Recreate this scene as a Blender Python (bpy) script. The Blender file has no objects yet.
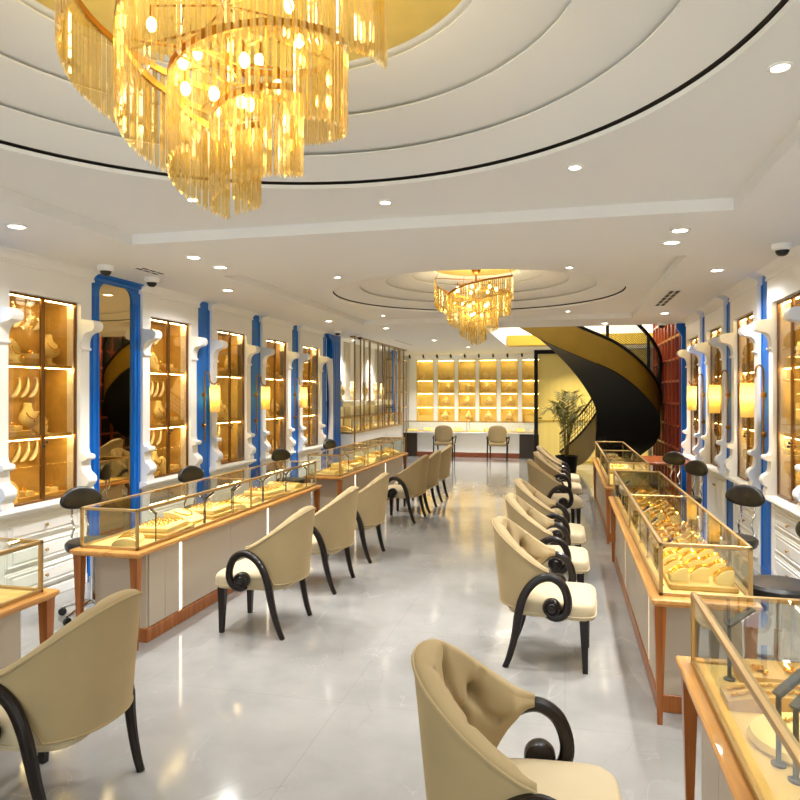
import bpy, bmesh, math, random
from mathutils import Vector, Matrix
random.seed(7)
sc = bpy.context.scene
COL = sc.collection
PI = math.pi
R = math.radians
ORD = ['first', 'second', 'third', 'fourth', 'fifth', 'sixth', 'seventh', 'eighth', 'ninth', 'tenth', 'eleventh', 'twelfth',
       'thirteenth', 'fourteenth', 'fifteenth', 'sixteenth', 'seventeenth', 'eighteenth', 'nineteenth', 'twentieth']

# ------------------------------------------------------------------ materials
def lin(c):
    return tuple(((v / 255) / 12.92 if v / 255 <= .04045 else ((v / 255 + .055) / 1.055) ** 2.4) for v in c) + (1.0,)

def newmat(name):
    m = bpy.data.materials.new(name)
    m.use_nodes = True
    nt = m.node_tree
    return m, nt, nt.nodes['Principled BSDF'], nt.nodes['Material Output']

def pbr(name, col, rough=.5, metal=0., coat=0., sheen=0., spec=.5, var=0., vscale=6., bump=0., bscale=40.):
    m, nt, b, out = newmat(name)
    b.inputs['Base Color'].default_value = lin(col)
    b.inputs['Roughness'].default_value = rough
    b.inputs['Metallic'].default_value = metal
    b.inputs['Coat Weight'].default_value = coat
    b.inputs['Coat Roughness'].default_value = .08
    b.inputs['Specular IOR Level'].default_value = spec
    if sheen:
        b.inputs['Sheen Weight'].default_value = sheen
        b.inputs['Sheen Roughness'].default_value = .4
        b.inputs['Sheen Tint'].default_value = lin(col)
    tc = nt.nodes.new('ShaderNodeTexCoord')
    if var:
        n = nt.nodes.new('ShaderNodeTexNoise')
        n.inputs['Scale'].default_value = vscale
        n.inputs['Detail'].default_value = 4
        nt.links.new(tc.outputs['Object'], n.inputs['Vector'])
        mx = nt.nodes.new('ShaderNodeMix'); mx.data_type = 'RGBA'
        c = lin(col)
        mx.inputs['A'].default_value = tuple(v * (1 - var) for v in c[:3]) + (1,)
        mx.inputs['B'].default_value = tuple(min(1, v * (1 + var)) for v in c[:3]) + (1,)
        nt.links.new(n.outputs['Fac'], mx.inputs['Factor'])
        nt.links.new(mx.outputs['Result'], b.inputs['Base Color'])
    if bump:
        n2 = nt.nodes.new('ShaderNodeTexNoise')
        n2.inputs['Scale'].default_value = bscale
        nt.links.new(tc.outputs['Object'], n2.inputs['Vector'])
        bp = nt.nodes.new('ShaderNodeBump')
        bp.inputs['Strength'].default_value = bump
        bp.inputs['Distance'].default_value = .005
        nt.links.new(n2.outputs['Fac'], bp.inputs['Height'])
        nt.links.new(bp.outputs['Normal'], b.inputs['Normal'])
    return m

def emis(name, col, s):
    m, nt, b, out = newmat(name)
    b.inputs['Base Color'].default_value = lin(col)
    b.inputs['Emission Color'].default_value = lin(col)
    b.inputs['Emission Strength'].default_value = s
    return m

def glass(name, tint, refl=1.0, rough=0.):
    m, nt, b, out = newmat(name)
    nt.nodes.remove(b)
    t = nt.nodes.new('ShaderNodeBsdfTransparent'); t.inputs[0].default_value = tint + (1,)
    g = nt.nodes.new('ShaderNodeBsdfGlossy'); g.inputs['Roughness'].default_value = rough
    f = nt.nodes.new('ShaderNodeLayerWeight'); f.inputs[0].default_value = .5
    pw = nt.nodes.new('ShaderNodeMath'); pw.operation = 'POWER'; pw.inputs[1].default_value = 4.5
    mu = nt.nodes.new('ShaderNodeMath'); mu.operation = 'MULTIPLY_ADD'; mu.inputs[1].default_value = .8 * refl; mu.inputs[2].default_value = .035 * refl
    mx = nt.nodes.new('ShaderNodeMixShader')
    nt.links.new(f.outputs['Facing'], pw.inputs[0]); nt.links.new(pw.outputs[0], mu.inputs[0]); nt.links.new(mu.outputs[0], mx.inputs[0])
    nt.links.new(t.outputs[0], mx.inputs[1]); nt.links.new(g.outputs[0], mx.inputs[2])
    nt.links.new(mx.outputs[0], out.inputs[0])
    return m

def wood(name, c1, c2, rough=.35, axis='Z', scale=9., coat=.2):
    m, nt, b, out = newmat(name)
    tc = nt.nodes.new('ShaderNodeTexCoord'); mp = nt.nodes.new('ShaderNodeMapping')
    s = [scale, scale, scale]; s['XYZ'.index(axis)] = scale * .07
    mp.inputs['Scale'].default_value = s
    n = nt.nodes.new('ShaderNodeTexNoise'); n.inputs['Scale'].default_value = 3; n.inputs['Detail'].default_value = 6
    n.inputs['Distortion'].default_value = .6
    cr = nt.nodes.new('ShaderNodeValToRGB')
    cr.color_ramp.elements[0].position = .3; cr.color_ramp.elements[0].color = lin(c1)
    cr.color_ramp.elements[1].position = .7; cr.color_ramp.elements[1].color = lin(c2)
    nt.links.new(tc.outputs['Object'], mp.inputs[0]); nt.links.new(mp.outputs[0], n.inputs['Vector'])
    nt.links.new(n.outputs['Fac'], cr.inputs[0]); nt.links.new(cr.outputs[0], b.inputs['Base Color'])
    b.inputs['Roughness'].default_value = rough; b.inputs['Coat Weight'].default_value = coat
    return m

def marble():
    m, nt, b, out = newmat('polished_grey_marble')
    L = nt.links.new
    tc = nt.nodes.new('ShaderNodeTexCoord')
    n1 = nt.nodes.new('ShaderNodeTexNoise'); n1.inputs['Scale'].default_value = 1.1; n1.inputs['Detail'].default_value = 8
    n1.inputs['Roughness'].default_value = .6
    L(tc.outputs['Object'], n1.inputs['Vector'])
    base = nt.nodes.new('ShaderNodeValToRGB')
    base.color_ramp.elements[0].position = .3; base.color_ramp.elements[0].color = lin((134, 133, 131))
    base.color_ramp.elements[1].position = .75; base.color_ramp.elements[1].color = lin((160, 158, 155))
    L(n1.outputs['Fac'], base.inputs[0])
    # veins: thin bands of a warped noise
    col = base.outputs[0]
    for sc_, w, amt, c in ((.85, .010, .4, (192, 189, 184)), (1.7, .009, .35, (118, 115, 111)), (2.6, .006, .3, (190, 187, 181))):
        n2 = nt.nodes.new('ShaderNodeTexNoise'); n2.inputs['Scale'].default_value = sc_; n2.inputs['Detail'].default_value = 5
        n2.inputs['Distortion'].default_value = 1.1
        mp = nt.nodes.new('ShaderNodeMapping'); mp.inputs['Location'].default_value = (sc_ * 7, sc_ * 3, 1); mp.inputs['Rotation'].default_value = (0, 0, sc_)
        mp.inputs['Scale'].default_value = (1, .45, 1)
        L(tc.outputs['Object'], mp.inputs[0]); L(mp.outputs[0], n2.inputs['Vector'])
        s = nt.nodes.new('ShaderNodeMath'); s.operation = 'SUBTRACT'; s.inputs[1].default_value = .5; L(n2.outputs['Fac'], s.inputs[0])
        a = nt.nodes.new('ShaderNodeMath'); a.operation = 'ABSOLUTE'; L(s.outputs[0], a.inputs[0])
        r = nt.nodes.new('ShaderNodeMapRange'); r.inputs['From Min'].default_value = 0; r.inputs['From Max'].default_value = w
        r.inputs['To Min'].default_value = amt; r.inputs['To Max'].default_value = 0; L(a.outputs[0], r.inputs['Value'])
        # break veins up
        n3 = nt.nodes.new('ShaderNodeTexNoise'); n3.inputs['Scale'].default_value = 1.3 + sc_; L(mp.outputs[0], n3.inputs['Vector'])
        r3 = nt.nodes.new('ShaderNodeMapRange'); r3.inputs['From Min'].default_value = .5; r3.inputs['From Max'].default_value = .65; L(n3.outputs['Fac'], r3.inputs['Value'])
        mu = nt.nodes.new('ShaderNodeMath'); mu.operation = 'MULTIPLY'; L(r.outputs[0], mu.inputs[0]); L(r3.outputs[0], mu.inputs[1])
        mx = nt.nodes.new('ShaderNodeMix'); mx.data_type = 'RGBA'; mx.inputs['B'].default_value = lin(c)
        L(mu.outputs[0], mx.inputs['Factor']); L(col, mx.inputs['A']); col = mx.outputs['Result']
    # fine tile joints
    br = nt.nodes.new('ShaderNodeTexBrick'); br.offset = 0.; br.inputs['Scale'].default_value = 1.
    br.inputs['Brick Width'].default_value = 1.2; br.inputs['Row Height'].default_value = 1.2; br.inputs['Mortar Size'].default_value = .003
    br.inputs['Mortar Smooth'].default_value = .3
    L(tc.outputs['Object'], br.inputs['Vector'])
    mf = nt.nodes.new('ShaderNodeMath'); mf.operation = 'MULTIPLY'; mf.inputs[1].default_value = .35; L(br.outputs['Fac'], mf.inputs[0])
    mx = nt.nodes.new('ShaderNodeMix'); mx.data_type = 'RGBA'; mx.inputs['B'].default_value = lin((120, 116, 110))
    L(mf.outputs[0], mx.inputs['Factor']); L(col, mx.inputs['A'])
    L(mx.outputs['Result'], b.inputs['Base Color'])
    b.inputs['Roughness'].default_value = .1
    b.inputs['Specular IOR Level'].default_value = .5
    return m

M = {}
M['floor'] = marble()
M['ceil'] = pbr('warm_white_ceiling_paint', (236, 236, 235), .75)
M['wall'] = pbr('off_white_wall_paint', (236, 234, 230), .7)
M['white'] = pbr('white_satin_lacquer', (246, 245, 242), .35)
M['blue'] = pbr('bright_blue_lacquer', (0, 100, 194), .35, var=.05, vscale=3)
M['bronze'] = pbr('dark_bronze_metal', (122, 84, 42), .35, .85)
M['brass'] = pbr('aged_brass', (176, 122, 52), .28, 1.)
M['rodmetal'] = pbr('champagne_bronze', (150, 126, 92), .32, .9)
M['case'] = pbr('champagne_gold_frame', (188, 156, 104), .36, .75)
M['gold'] = pbr('polished_gold', (255, 196, 80), .18, 1.)
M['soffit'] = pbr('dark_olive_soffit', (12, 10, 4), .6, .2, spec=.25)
M['pearl'] = pbr('pearl_white_enamel', (250, 238, 214), .25, .15)
M['silver'] = pbr('polished_silver', (235, 228, 215), .15, 1.)
M['chrome'] = pbr('chrome', (225, 225, 225), .08, 1.)
M['suede'] = pbr('tan_gold_fabric', (184, 146, 74), .7, var=.25, vscale=14, bump=.15)
M['niche'] = pbr('golden_niche_panel', (232, 204, 116), .5, var=.12, vscale=9)
M['cream'] = pbr('cream_display_leather', (234, 206, 134), .6, var=.05)
M['tanpad'] = pbr('tan_display_leather', (194, 154, 82), .55, var=.06)
M['board'] = pbr('cream_case_lining', (224, 192, 116), .6)
M['panel'] = pbr('taupe_lacquer_panel', (188, 175, 156), .5)
M['velvet'] = pbr('beige_velvet', (160, 140, 102), .85, sheen=.6, var=.1, vscale=7)
M['seatvelvet'] = pbr('pale_beige_velvet', (190, 174, 142), .85, sheen=.5, var=.06, vscale=7)
M['darkwood'] = pbr('ebony_stained_wood', (20, 11, 8), .34, coat=.12, spec=.35)
M['teak'] = wood('oiled_teak', (128, 68, 20), (174, 102, 38), .35, 'Z')
M['teaky'] = wood('oiled_teak_along', (186, 126, 58), (222, 164, 92), .33, 'Y')
M['redwood'] = wood('polished_red_wood', (104, 34, 14), (156, 62, 24), .3, 'Z', coat=.4)
M['desk'] = wood('brown_desk_wood', (120, 58, 22), (160, 84, 36), .3, 'Y')
M['leather'] = pbr('black_leather', (20, 18, 16), .38, bump=.1, bscale=120)
M['black'] = pbr('black_powder_coat', (18, 17, 16), .45)
M['darkgold'] = pbr('brushed_dark_gold', (128, 102, 22), .45, .3, var=.15, vscale=4)
M['blacksteel'] = pbr('blackened_steel', (4, 4, 3), .6, spec=.25)
M['mustard'] = pbr('mustard_gold_paint', (180, 150, 40), .55)
M['golddisc'] = pbr('gold_leaf', (242, 208, 112), .5, .1, var=.2, vscale=5)
M['dark'] = pbr('dark_brown_lacquer', (58, 46, 36), .45)
M['plinth'] = wood('red_brown_plinth', (120, 58, 28), (150, 78, 40), .35, 'Y')
M['leaf'] = pbr('palm_leaf_green', (86, 84, 22), .5, var=.3, vscale=8)
M['stemg'] = pbr('palm_stem', (96, 80, 34), .6)
M['greyw'] = pbr('grey_beige_lacquer', (206, 198, 182), .4)
M['beam'] = pbr('gap_shade_brown', (58, 50, 42), .8)  # dark brown standing for the shade inside ceiling gaps and slots
M['mirror'] = pbr('warm_tinted_mirror', (236, 212, 158), .02, 1.)
M['glass'] = glass('clear_glass', (.97, .985, .96), 1.)
M['doorglass'] = glass('warm_door_glass', (.95, .9, .78), 1.1)
M['led'] = emis('warm_white_led', (255, 232, 166), 85.)
M['strip'] = emis('counter_light_strip', (255, 236, 205), 5.)
M['casefill'] = emis('case_fill_glow', (255, 218, 112), 50.)  # glow of the unseen strips added to light the cases
M['nicheled'] = emis('niche_led', (255, 236, 160), 26.)
M['downled'] = emis('downlight_lens', (255, 244, 222), 22.)
def linen():
    m, nt, b, out = newmat('linen_shade')
    b.inputs['Base Color'].default_value = lin((250, 226, 160)); b.inputs['Roughness'].default_value = .9
    tr = nt.nodes.new('ShaderNodeBsdfTranslucent'); tr.inputs[0].default_value = lin((255, 226, 140))
    mx = nt.nodes.new('ShaderNodeMixShader'); mx.inputs[0].default_value = .75
    nt.links.new(b.outputs[0], mx.inputs[1]); nt.links.new(tr.outputs[0], mx.inputs[2]); nt.links.new(mx.outputs[0], out.inputs[0])
    return m
M['shade'] = linen()
M['lampbulb'] = emis('wall_lamp_bulb', (255, 205, 110), 95.)
M['bulb'] = emis('chandelier_bulb', (255, 220, 140), 60.)

def reeded():
    m = pbr('reeded_gold_glass', (226, 208, 132), .3, .08, coat=.3)
    return m
M['reed'] = reeded()

def crystal():
    m, nt, b, out = newmat('amber_crystal')
    nt.nodes.remove(b)
    L = nt.links.new
    t = nt.nodes.new('ShaderNodeBsdfTransparent'); t.inputs[0].default_value = (1., .925, .68, 1)
    g = nt.nodes.new('ShaderNodeBsdfGlossy'); g.inputs['Roughness'].default_value = .06; g.inputs[0].default_value = (1., .9, .66, 1)
    tr = nt.nodes.new('ShaderNodeBsdfTranslucent'); tr.inputs[0].default_value = (1., .83, .4, 1)
    lw = nt.nodes.new('ShaderNodeLayerWeight'); lw.inputs[0].default_value = .35
    m1 = nt.nodes.new('ShaderNodeMixShader'); m1.inputs[0].default_value = .26
    m2 = nt.nodes.new('ShaderNodeMixShader')
    mr = nt.nodes.new('ShaderNodeMapRange'); mr.inputs['To Min'].default_value = .12; mr.inputs['To Max'].default_value = .75
    L(lw.outputs['Facing'], mr.inputs['Value'])
    L(t.outputs[0], m1.inputs[1]); L(tr.outputs[0], m1.inputs[2])
    L(m1.outputs[0], m2.inputs[1]); L(g.outputs[0], m2.inputs[2]); L(mr.outputs[0], m2.inputs[0])
    L(m2.outputs[0], out.inputs[0])
    return m
M['crystal'] = crystal()

# ------------------------------------------------------------------ mesh builder
class MB:
    def __init__(s):
        s.v = []; s.f = []; s.M = None

    def add(s, vs, fs):
        o = len(s.v)
        s.v += [tuple(s.M @ Vector(v)) if s.M is not None else tuple(v) for v in vs]
        s.f += [[i + o for i in f] for f in fs]
        return s

    def box(s, x0, y0, z0, x1, y1, z1, c=0.):
        if c <= 0:
            vs = [(x, y, z) for x in (x0, x1) for y in (y0, y1) for z in (z0, z1)]
            return s.add(vs, [(0, 1, 3, 2), (4, 6, 7, 5), (0, 4, 5, 1), (2, 3, 7, 6), (0, 2, 6, 4), (1, 5, 7, 3)])
        c = min(c, .49 * min(x1 - x0, y1 - y0, z1 - z0))
        vs = []; idx = {}
        for sx in (0, 1):
            for sy in (0, 1):
                for sz in (0, 1):
                    X = (x0, x1)[sx]; Y = (y0, y1)[sy]; Z = (z0, z1)[sz]
                    ix = X + (c, -c)[sx]; iy = Y + (c, -c)[sy]; iz = Z + (c, -c)[sz]
                    for k, p in enumerate(((X, iy, iz), (ix, Y, iz), (ix, iy, Z))):
                        idx[(sx, sy, sz, k)] = len(vs); vs.append(p)
        fs = []
        for a in (0, 1):
            fs.append([idx[(a, 0, 0, 0)], idx[(a, 1, 0, 0)], idx[(a, 1, 1, 0)], idx[(a, 0, 1, 0)]])
            fs.append([idx[(0, a, 0, 1)], idx[(1, a, 0, 1)], idx[(1, a, 1, 1)], idx[(0, a, 1, 1)]])
            fs.append([idx[(0, 0, a, 2)], idx[(1, 0, a, 2)], idx[(1, 1, a, 2)], idx[(0, 1, a, 2)]])
            for b in (0, 1):
                fs.append([idx[(a, b, 0, 0)], idx[(a, b, 1, 0)], idx[(a, b, 1, 1)], idx[(a, b, 0, 1)]])
                fs.append([idx[(a, 0, b, 0)], idx[(a, 1, b, 0)], idx[(a, 1, b, 2)], idx[(a, 0, b, 2)]])
                fs.append([idx[(0, a, b, 1)], idx[(1, a, b, 1)], idx[(1, a, b, 2)], idx[(0, a, b, 2)]])
                for d in (0, 1):
                    fs.append([idx[(a, b, d, 0)], idx[(a, b, d, 1)], idx[(a, b, d, 2)]])
        return s.add(vs, fs)

    def tube(s, pts, r, n=8, cap=True, closed=False, ell=None, up=(0, 0, 1)):
        P = [Vector(p) for p in pts]
        k = len(P)
        rs = r if isinstance(r, (list, tuple)) else [r] * k
        vs = []; fs = []
        nrm = None
        for i in range(k):
            if closed:
                t = P[(i + 1) % k] - P[i - 1]
            else:
                t = P[min(i + 1, k - 1)] - P[max(i - 1, 0)]
            t.normalize()
            if ell is not None:
                b = Vector(up); b = (b - t * b.dot(t)).normalized(); a = t.cross(b)
            else:
                if nrm is None:
                    q = Vector((0, 0, 1)) if abs(t.z) < .9 else Vector((1, 0, 0))
                    nrm = (q - t * q.dot(t)).normalized()
                else:
                    nrm = (nrm - t * nrm.dot(t)).normalized()
                b = nrm; a = t.cross(b)
            ea, eb = ell if ell else (1, 1)
            for j in range(n):
                w = 2 * PI * (j + .5) / n
                vs.append(P[i] + a * (math.cos(w) * rs[i] * ea) + b * (math.sin(w) * rs[i] * eb))
        for i in range(k if closed else k - 1):
            i2 = (i + 1) % k
            for j in range(n):
                j2 = (j + 1) % n
                fs.append((i * n + j, i * n + j2, i2 * n + j2, i2 * n + j))
        if cap and not closed:
            fs.append(list(range(n))[::-1]); fs.append([(k - 1) * n + j for j in range(n)])
        return s.add(vs, fs)

    def lathe(s, prof, n=24, c=(0, 0, 0), sx=1., sy=1., cap=True):
        vs = []; fs = []
        for r, z in prof:
            for j in range(n):
                w = 2 * PI * j / n
                vs.append((c[0] + r * sx * math.cos(w), c[1] + r * sy * math.sin(w), c[2] + z))
        for i in range(len(prof) - 1):
            for j in range(n):
                j2 = (j + 1) % n
                fs.append((i * n + j, i * n + j2, (i + 1) * n + j2, (i + 1) * n + j))
        if cap:
            if prof[0][0] > 1e-6: fs.append(list(range(n))[::-1])
            if prof[-1][0] > 1e-6: fs.append([(len(prof) - 1) * n + j for j in range(n)])
        return s.add(vs, fs)

    def ext(s, out, axis, a0, a1):
        def P(p, a):
            return (a, p[0], p[1]) if axis == 'x' else (p[0], a, p[1]) if axis == 'y' else (p[0], p[1], a)
        n = len(out)
        vs = [P(p, a0) for p in out] + [P(p, a1) for p in out]
        fs = [list(range(n))[::-1], [n + i for i in range(n)]]
        fs += [(i, (i + 1) % n, n + (i + 1) % n, n + i) for i in range(n)]
        return s.add(vs, fs)

    def grid(s, fn, nu, nv, wrapu=False, wrapv=False):
        vs = [fn(i / (nu if wrapu else nu - 1), j / (nv if wrapv else nv - 1)) for i in range(nu) for j in range(nv)]
        fs = []
        for i in range(nu if wrapu else nu - 1):
            for j in range(nv if wrapv else nv - 1):
                i2 = (i + 1) % nu; j2 = (j + 1) % nv
                fs.append((i * nv + j, i2 * nv + j, i2 * nv + j2, i * nv + j2))
        return s.add(vs, fs)

    def sphere(s, c, r, n=12, m=8, sx=1, sy=1, sz=1):
        prof = [(r * math.sin(PI * i / m), -r * sz * math.cos(PI * i / m)) for i in range(m + 1)]
        return s.lathe(prof, n, c, sx, sy, cap=False)

    def torus(s, c, R_, r, n=16, m=6, rot=None, arc=1.):
        k = n if arc >= 1 else n + 1
        pts = []
        for i in range(k):
            w = 2 * PI * arc * i / n
            p = Vector((R_ * math.cos(w), R_ * math.sin(w), 0))
            if rot is not None: p = rot @ p
            pts.append(Vector(c) + p)
        return s.tube(pts, r, m, closed=arc >= 1)

    def mesh(s, name, mat, ang=35, weld=False):
        me = bpy.data.meshes.new(name)
        me.from_pydata([tuple(v) for v in s.v], [], s.f)
        bm = bmesh.new(); bm.from_mesh(me)
        if weld: bmesh.ops.remove_doubles(bm, verts=bm.verts, dist=1e-5)
        bmesh.ops.recalc_face_normals(bm, faces=bm.faces)
        bm.to_mesh(me); bm.free()
        me.materials.append(mat if not isinstance(mat, str) else M[mat])
        me.polygons.foreach_set('use_smooth', [True] * len(me.polygons))
        me.set_sharp_from_angle(angle=R(ang))
        return me

# ------------------------------------------------------------------ objects
def link(name, data, parent=None, loc=None, rot=None):
    o = bpy.data.objects.new(name, data); COL.objects.link(o)
    if parent is not None: o.parent = parent
    if loc is not None: o.location = loc
    if rot is not None: o.rotation_euler = rot
    return o

def thing(name, label, cat, loc=(0, 0, 0), rotz=0., group=None, data=None, rot=None):
    o = link(name, data, None, loc, rot if rot is not None else (0, 0, rotz))
    o['label'] = label; o['category'] = cat
    if group: o['group'] = group
    return o

def part(name, mb, mat, parent, label=None, ang=35, kind=None):
    me = mb.mesh(name, mat, ang) if isinstance(mb, MB) else mb
    o = link(name, me, parent)
    if label: o['label'] = label
    if kind: o['kind'] = kind
    return o

def struct(name, mb, mat, label=None):
    o = link(name, mb.mesh(name, mat))
    o['kind'] = 'structure'
    if label: o['label'] = label
    return o

KIDS = {}
def remember(root):
    """note the parts of a finished thing so that copies can be made of it"""
    def rec(o):
        return [(c, rec(c)) for c in bpy.data.objects if c.parent is o]
    KIDS[root.name] = rec(root)
    return root

def dup(root, label, loc, rotz=0., group=None, rot=None, scale=None):
    r = root.copy(); COL.objects.link(r)
    r.location = loc; r.rotation_euler = rot if rot is not None else (0, 0, rotz)
    if scale: r.scale = scale
    r['label'] = label
    if group: r['group'] = group
    def rec(par, lst):
        for c, sub in lst:
            k = c.copy(); COL.objects.link(k); k.parent = par
            rec(k, sub)
    rec(r, KIDS[root.name])
    return r

class Proto:
    """builds a thing once with make(label, loc, rotz), later calls copy it"""
    def __init__(s, build): s.build = build; s.root = None
    def __call__(s, label, loc, rotz=0., group=None, rot=None, scale=None):
        if s.root is None:
            s.root = s.build(label)
            s.root.location = loc; s.root.rotation_euler = rot if rot is not None else (0, 0, rotz)
            if scale: s.root.scale = scale
            if group: s.root['group'] = group
            remember(s.root)
            return s.root
        return dup(s.root, label, loc, rotz, group, rot, scale)

# ------------------------------------------------------------------ camera
F = 686.
TH = math.atan(165 / F)
SN, CS = math.sin(TH), math.cos(TH)
HC, VY = 1.7, 394.
cam = bpy.data.cameras.new('camera')
cam.sensor_width = 36; cam.lens = F * 36 / 800
cam.shift_y = (VY - 400) / 800
cam.clip_start = .05
co = link('camera', cam, None, (0, 0, HC), (R(90), 0, TH))
sc.camera = co

def at(px, py, d):
    """world point seen at pixel (px, py) at depth d along the view axis"""
    u = (px - 400) / F * d
    return Vector((u * CS - d * SN, u * SN + d * CS, HC + (VY - py) / F * d))

# ------------------------------------------------------------------ room shell
ZC, ZT = 2.8, 2.875
XL, XR = -4.56, 2.06
YB, YF = -3.0, 19.3
struct('floor', MB().box(XL - .1, YB - .1, -.1, XR + .1, YF + .1, 0), 'floor')

TR = [(-3.1, -.42, .98, 4.45), (-3.1, 5.83, .94, 10.45)]          # ceiling trays
VOID = (-1.3, 11.5, XR, 16.2)
m = MB()
zt = ZC + .14
def cbox(x0, y0, x1, y1): m.box(x0, y0, ZC, x1, y1, zt)
cbox(XL - .1, YB - .1, XR + .1, TR[0][1]); cbox(XL - .1, TR[0][1], TR[0][0], TR[0][3]); cbox(TR[0][2], TR[0][1], XR + .1, TR[0][3])
cbox(XL - .1, TR[0][3], XR + .1, TR[1][1]); cbox(XL - .1, TR[1][1], TR[1][0], TR[1][3]); cbox(TR[1][2], TR[1][1], XR + .1, TR[1][3])
cbox(XL - .1, TR[1][3], XR + .1, VOID[1]); cbox(XL - .1, VOID[1], VOID[0], YF + .1); cbox(VOID[0], VOID[3], XR + .1, YF + .1)
struct('ceiling', m, 'ceil')

DOMES = [((-1.05, 2.0), (1.74, 1.46, 1.15, .86), None), ((-1.03, 8.15), (1.70, 1.385, 1.076, .77), .50)]
for i, ((x0, y0, x1, y1), ((cx, cy), rr, rg)) in enumerate(zip(TR, DOMES)):
    # tray soffit: rectangle with a round hole
    m = MB(); n = 128; vs = []; fs = []
    for j in range(n):
        w = 2 * PI * j / n
        dx, dy = math.cos(w), math.sin(w)
        t = min((x1 - cx) / dx if dx > 1e-9 else 1e9, (x0 - cx) / dx if dx < -1e-9 else 1e9,
                (y1 - cy) / dy if dy > 1e-9 else 1e9, (y0 - cy) / dy if dy < -1e-9 else 1e9)
        vs += [(cx + rr[0] * dx, cy + rr[0] * dy, ZT), (cx + t * dx, cy + t * dy, ZT)]
        if t < rr[0]: print('tray too small')
    for j in range(n):
        a, b = 2 * j, 2 * ((j + 1) % n)
        fs.append((a, a + 1, b + 1, b))
    cs = [(x0, y0), (x1, y0), (x1, y1), (x0, y1)]
    m.add(vs, fs)
    for c in cs:                                            # corner fill triangles
        best = sorted(range(n), key=lambda j: (vs[2 * j + 1][0] - c[0]) ** 2 + (vs[2 * j + 1][1] - c[1]) ** 2)[:2]
        m.add([vs[2 * best[0] + 1], vs[2 * best[1] + 1], (c[0], c[1], ZT)], [(0, 1, 2)])
    struct('ceiling_tray', m, 'ceil')
    m = MB()
    r1, r2, r3, r4 = rr
    prof = [(r1, ZT), (r1, ZT + .022)]
    m.lathe(prof, 128, (cx, cy, 0), cap=False)
    prof = [(r1 - .012, ZT + .036)]
    for r_, z_ in ((r2, .088), (r3, .16), (r4, .232)):
        prof += [(r_ + .004, ZT + z_), (r_, ZT + z_ + .002), (r_, ZT + z_ + .008), (r_ + .07, ZT + z_ + .009), (r_ + .07, ZT + z_ + .024), (r_ - .004, ZT + z_ + .022)]
    prof += [(r4 - .02, ZT + .262)]
    if rg: prof += [(rg + .004, ZT + .29), (rg, ZT + .293), (rg, ZT + .315)]
    m.lathe(prof, 128, (cx, cy, 0), cap=False)
    struct('ceiling_dome', m, 'ceil')
    m = MB(); m.lathe([(r1, ZT + .022), (r1 + .1, ZT + .023), (r1 + .1, ZT + .04), (r1 - .012, ZT + .037)], 128, (cx, cy, 0), cap=False)
    struct('ceiling_shadow_gap', m, 'beam')  # ring coloured dark for shade, as the chandelier lights the recess
    rz = rg or r4
    zz = prof[-1][1]
    m = MB(); m.lathe([(.001, zz + .012), (rz * .5, zz + .008), (rz, zz), (rz, zz + .03), (.001, zz + .04)], 96, (cx, cy, 0), cap=False)
    struct('ceiling_medallion', m, 'golddisc')

# walls
struct('wall_left', MB().box(XL - .1, YB - .1, 0, XL, YF + .1, ZC), 'wall')
struct('wall_right', MB().box(XR, YB - .1, 0, XR + .1, YF + .1, ZC), 'wall')
struct('wall_far', MB().box(XL, YF, 0, XR, YF + .1, ZC), 'wall')
m = MB(); m.box(XL, YB - .1, 0, -4.4, YB, ZC); m.box(1.9, YB - .1, 0, XR, YB, ZC); m.box(-4.4, YB - .1, 2.7, 1.9, YB, ZC)
struct('wall_near', m, 'wall')
m = MB()
for k in range(5):
    x = -4.4 + 6.3 * k / 4
    m.box(x - .03, YB - .08, 0, x + .03, YB - .02, 2.7)
m.box(-4.4, YB - .08, 2.64, 1.9, YB - .02, 2.7); m.box(-4.4, YB - .08, 0, 1.9, YB - .02, .08)
w1 = struct('fill_window_1', m, 'bronze', 'added glazing behind the viewer for daylight fill')
part('pane', MB().box(-4.4, YB - .055, .05, 1.9, YB - .045, 2.67), 'glass', w1)  # glazed opening added out of view to let daylight fill the room

# upper floor seen through the stair opening
m = MB()
m.box(VOID[0] - .1, VOID[1] - .1, ZC + .14, VOID[0], VOID[3] + .1, 5.6)
m.box(VOID[0], VOID[3], ZC + .14, XR + .1, VOID[3] + .1, 5.6)
m.box(XR, VOID[1] - .1, ZC, XR + .1, VOID[3] + .1, 5.6)
m.box(VOID[0] - .1, VOID[1] - .1, ZC + .14, XR + .1, VOID[1], 5.6)
struct('wall_upper', m, 'wall')
struct('ceiling_upper', MB().box(VOID[0] - .1, VOID[1] - .1, 5.6, XR + .1, VOID[3] + .1, 5.7), 'ceil')
struct('beam_gold', MB().box(VOID[0] + .02, 15.75, ZC + .0, XR, 16.18, 3.03), 'mustard', 'mustard painted beam across the far side of the stair opening')

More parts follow.
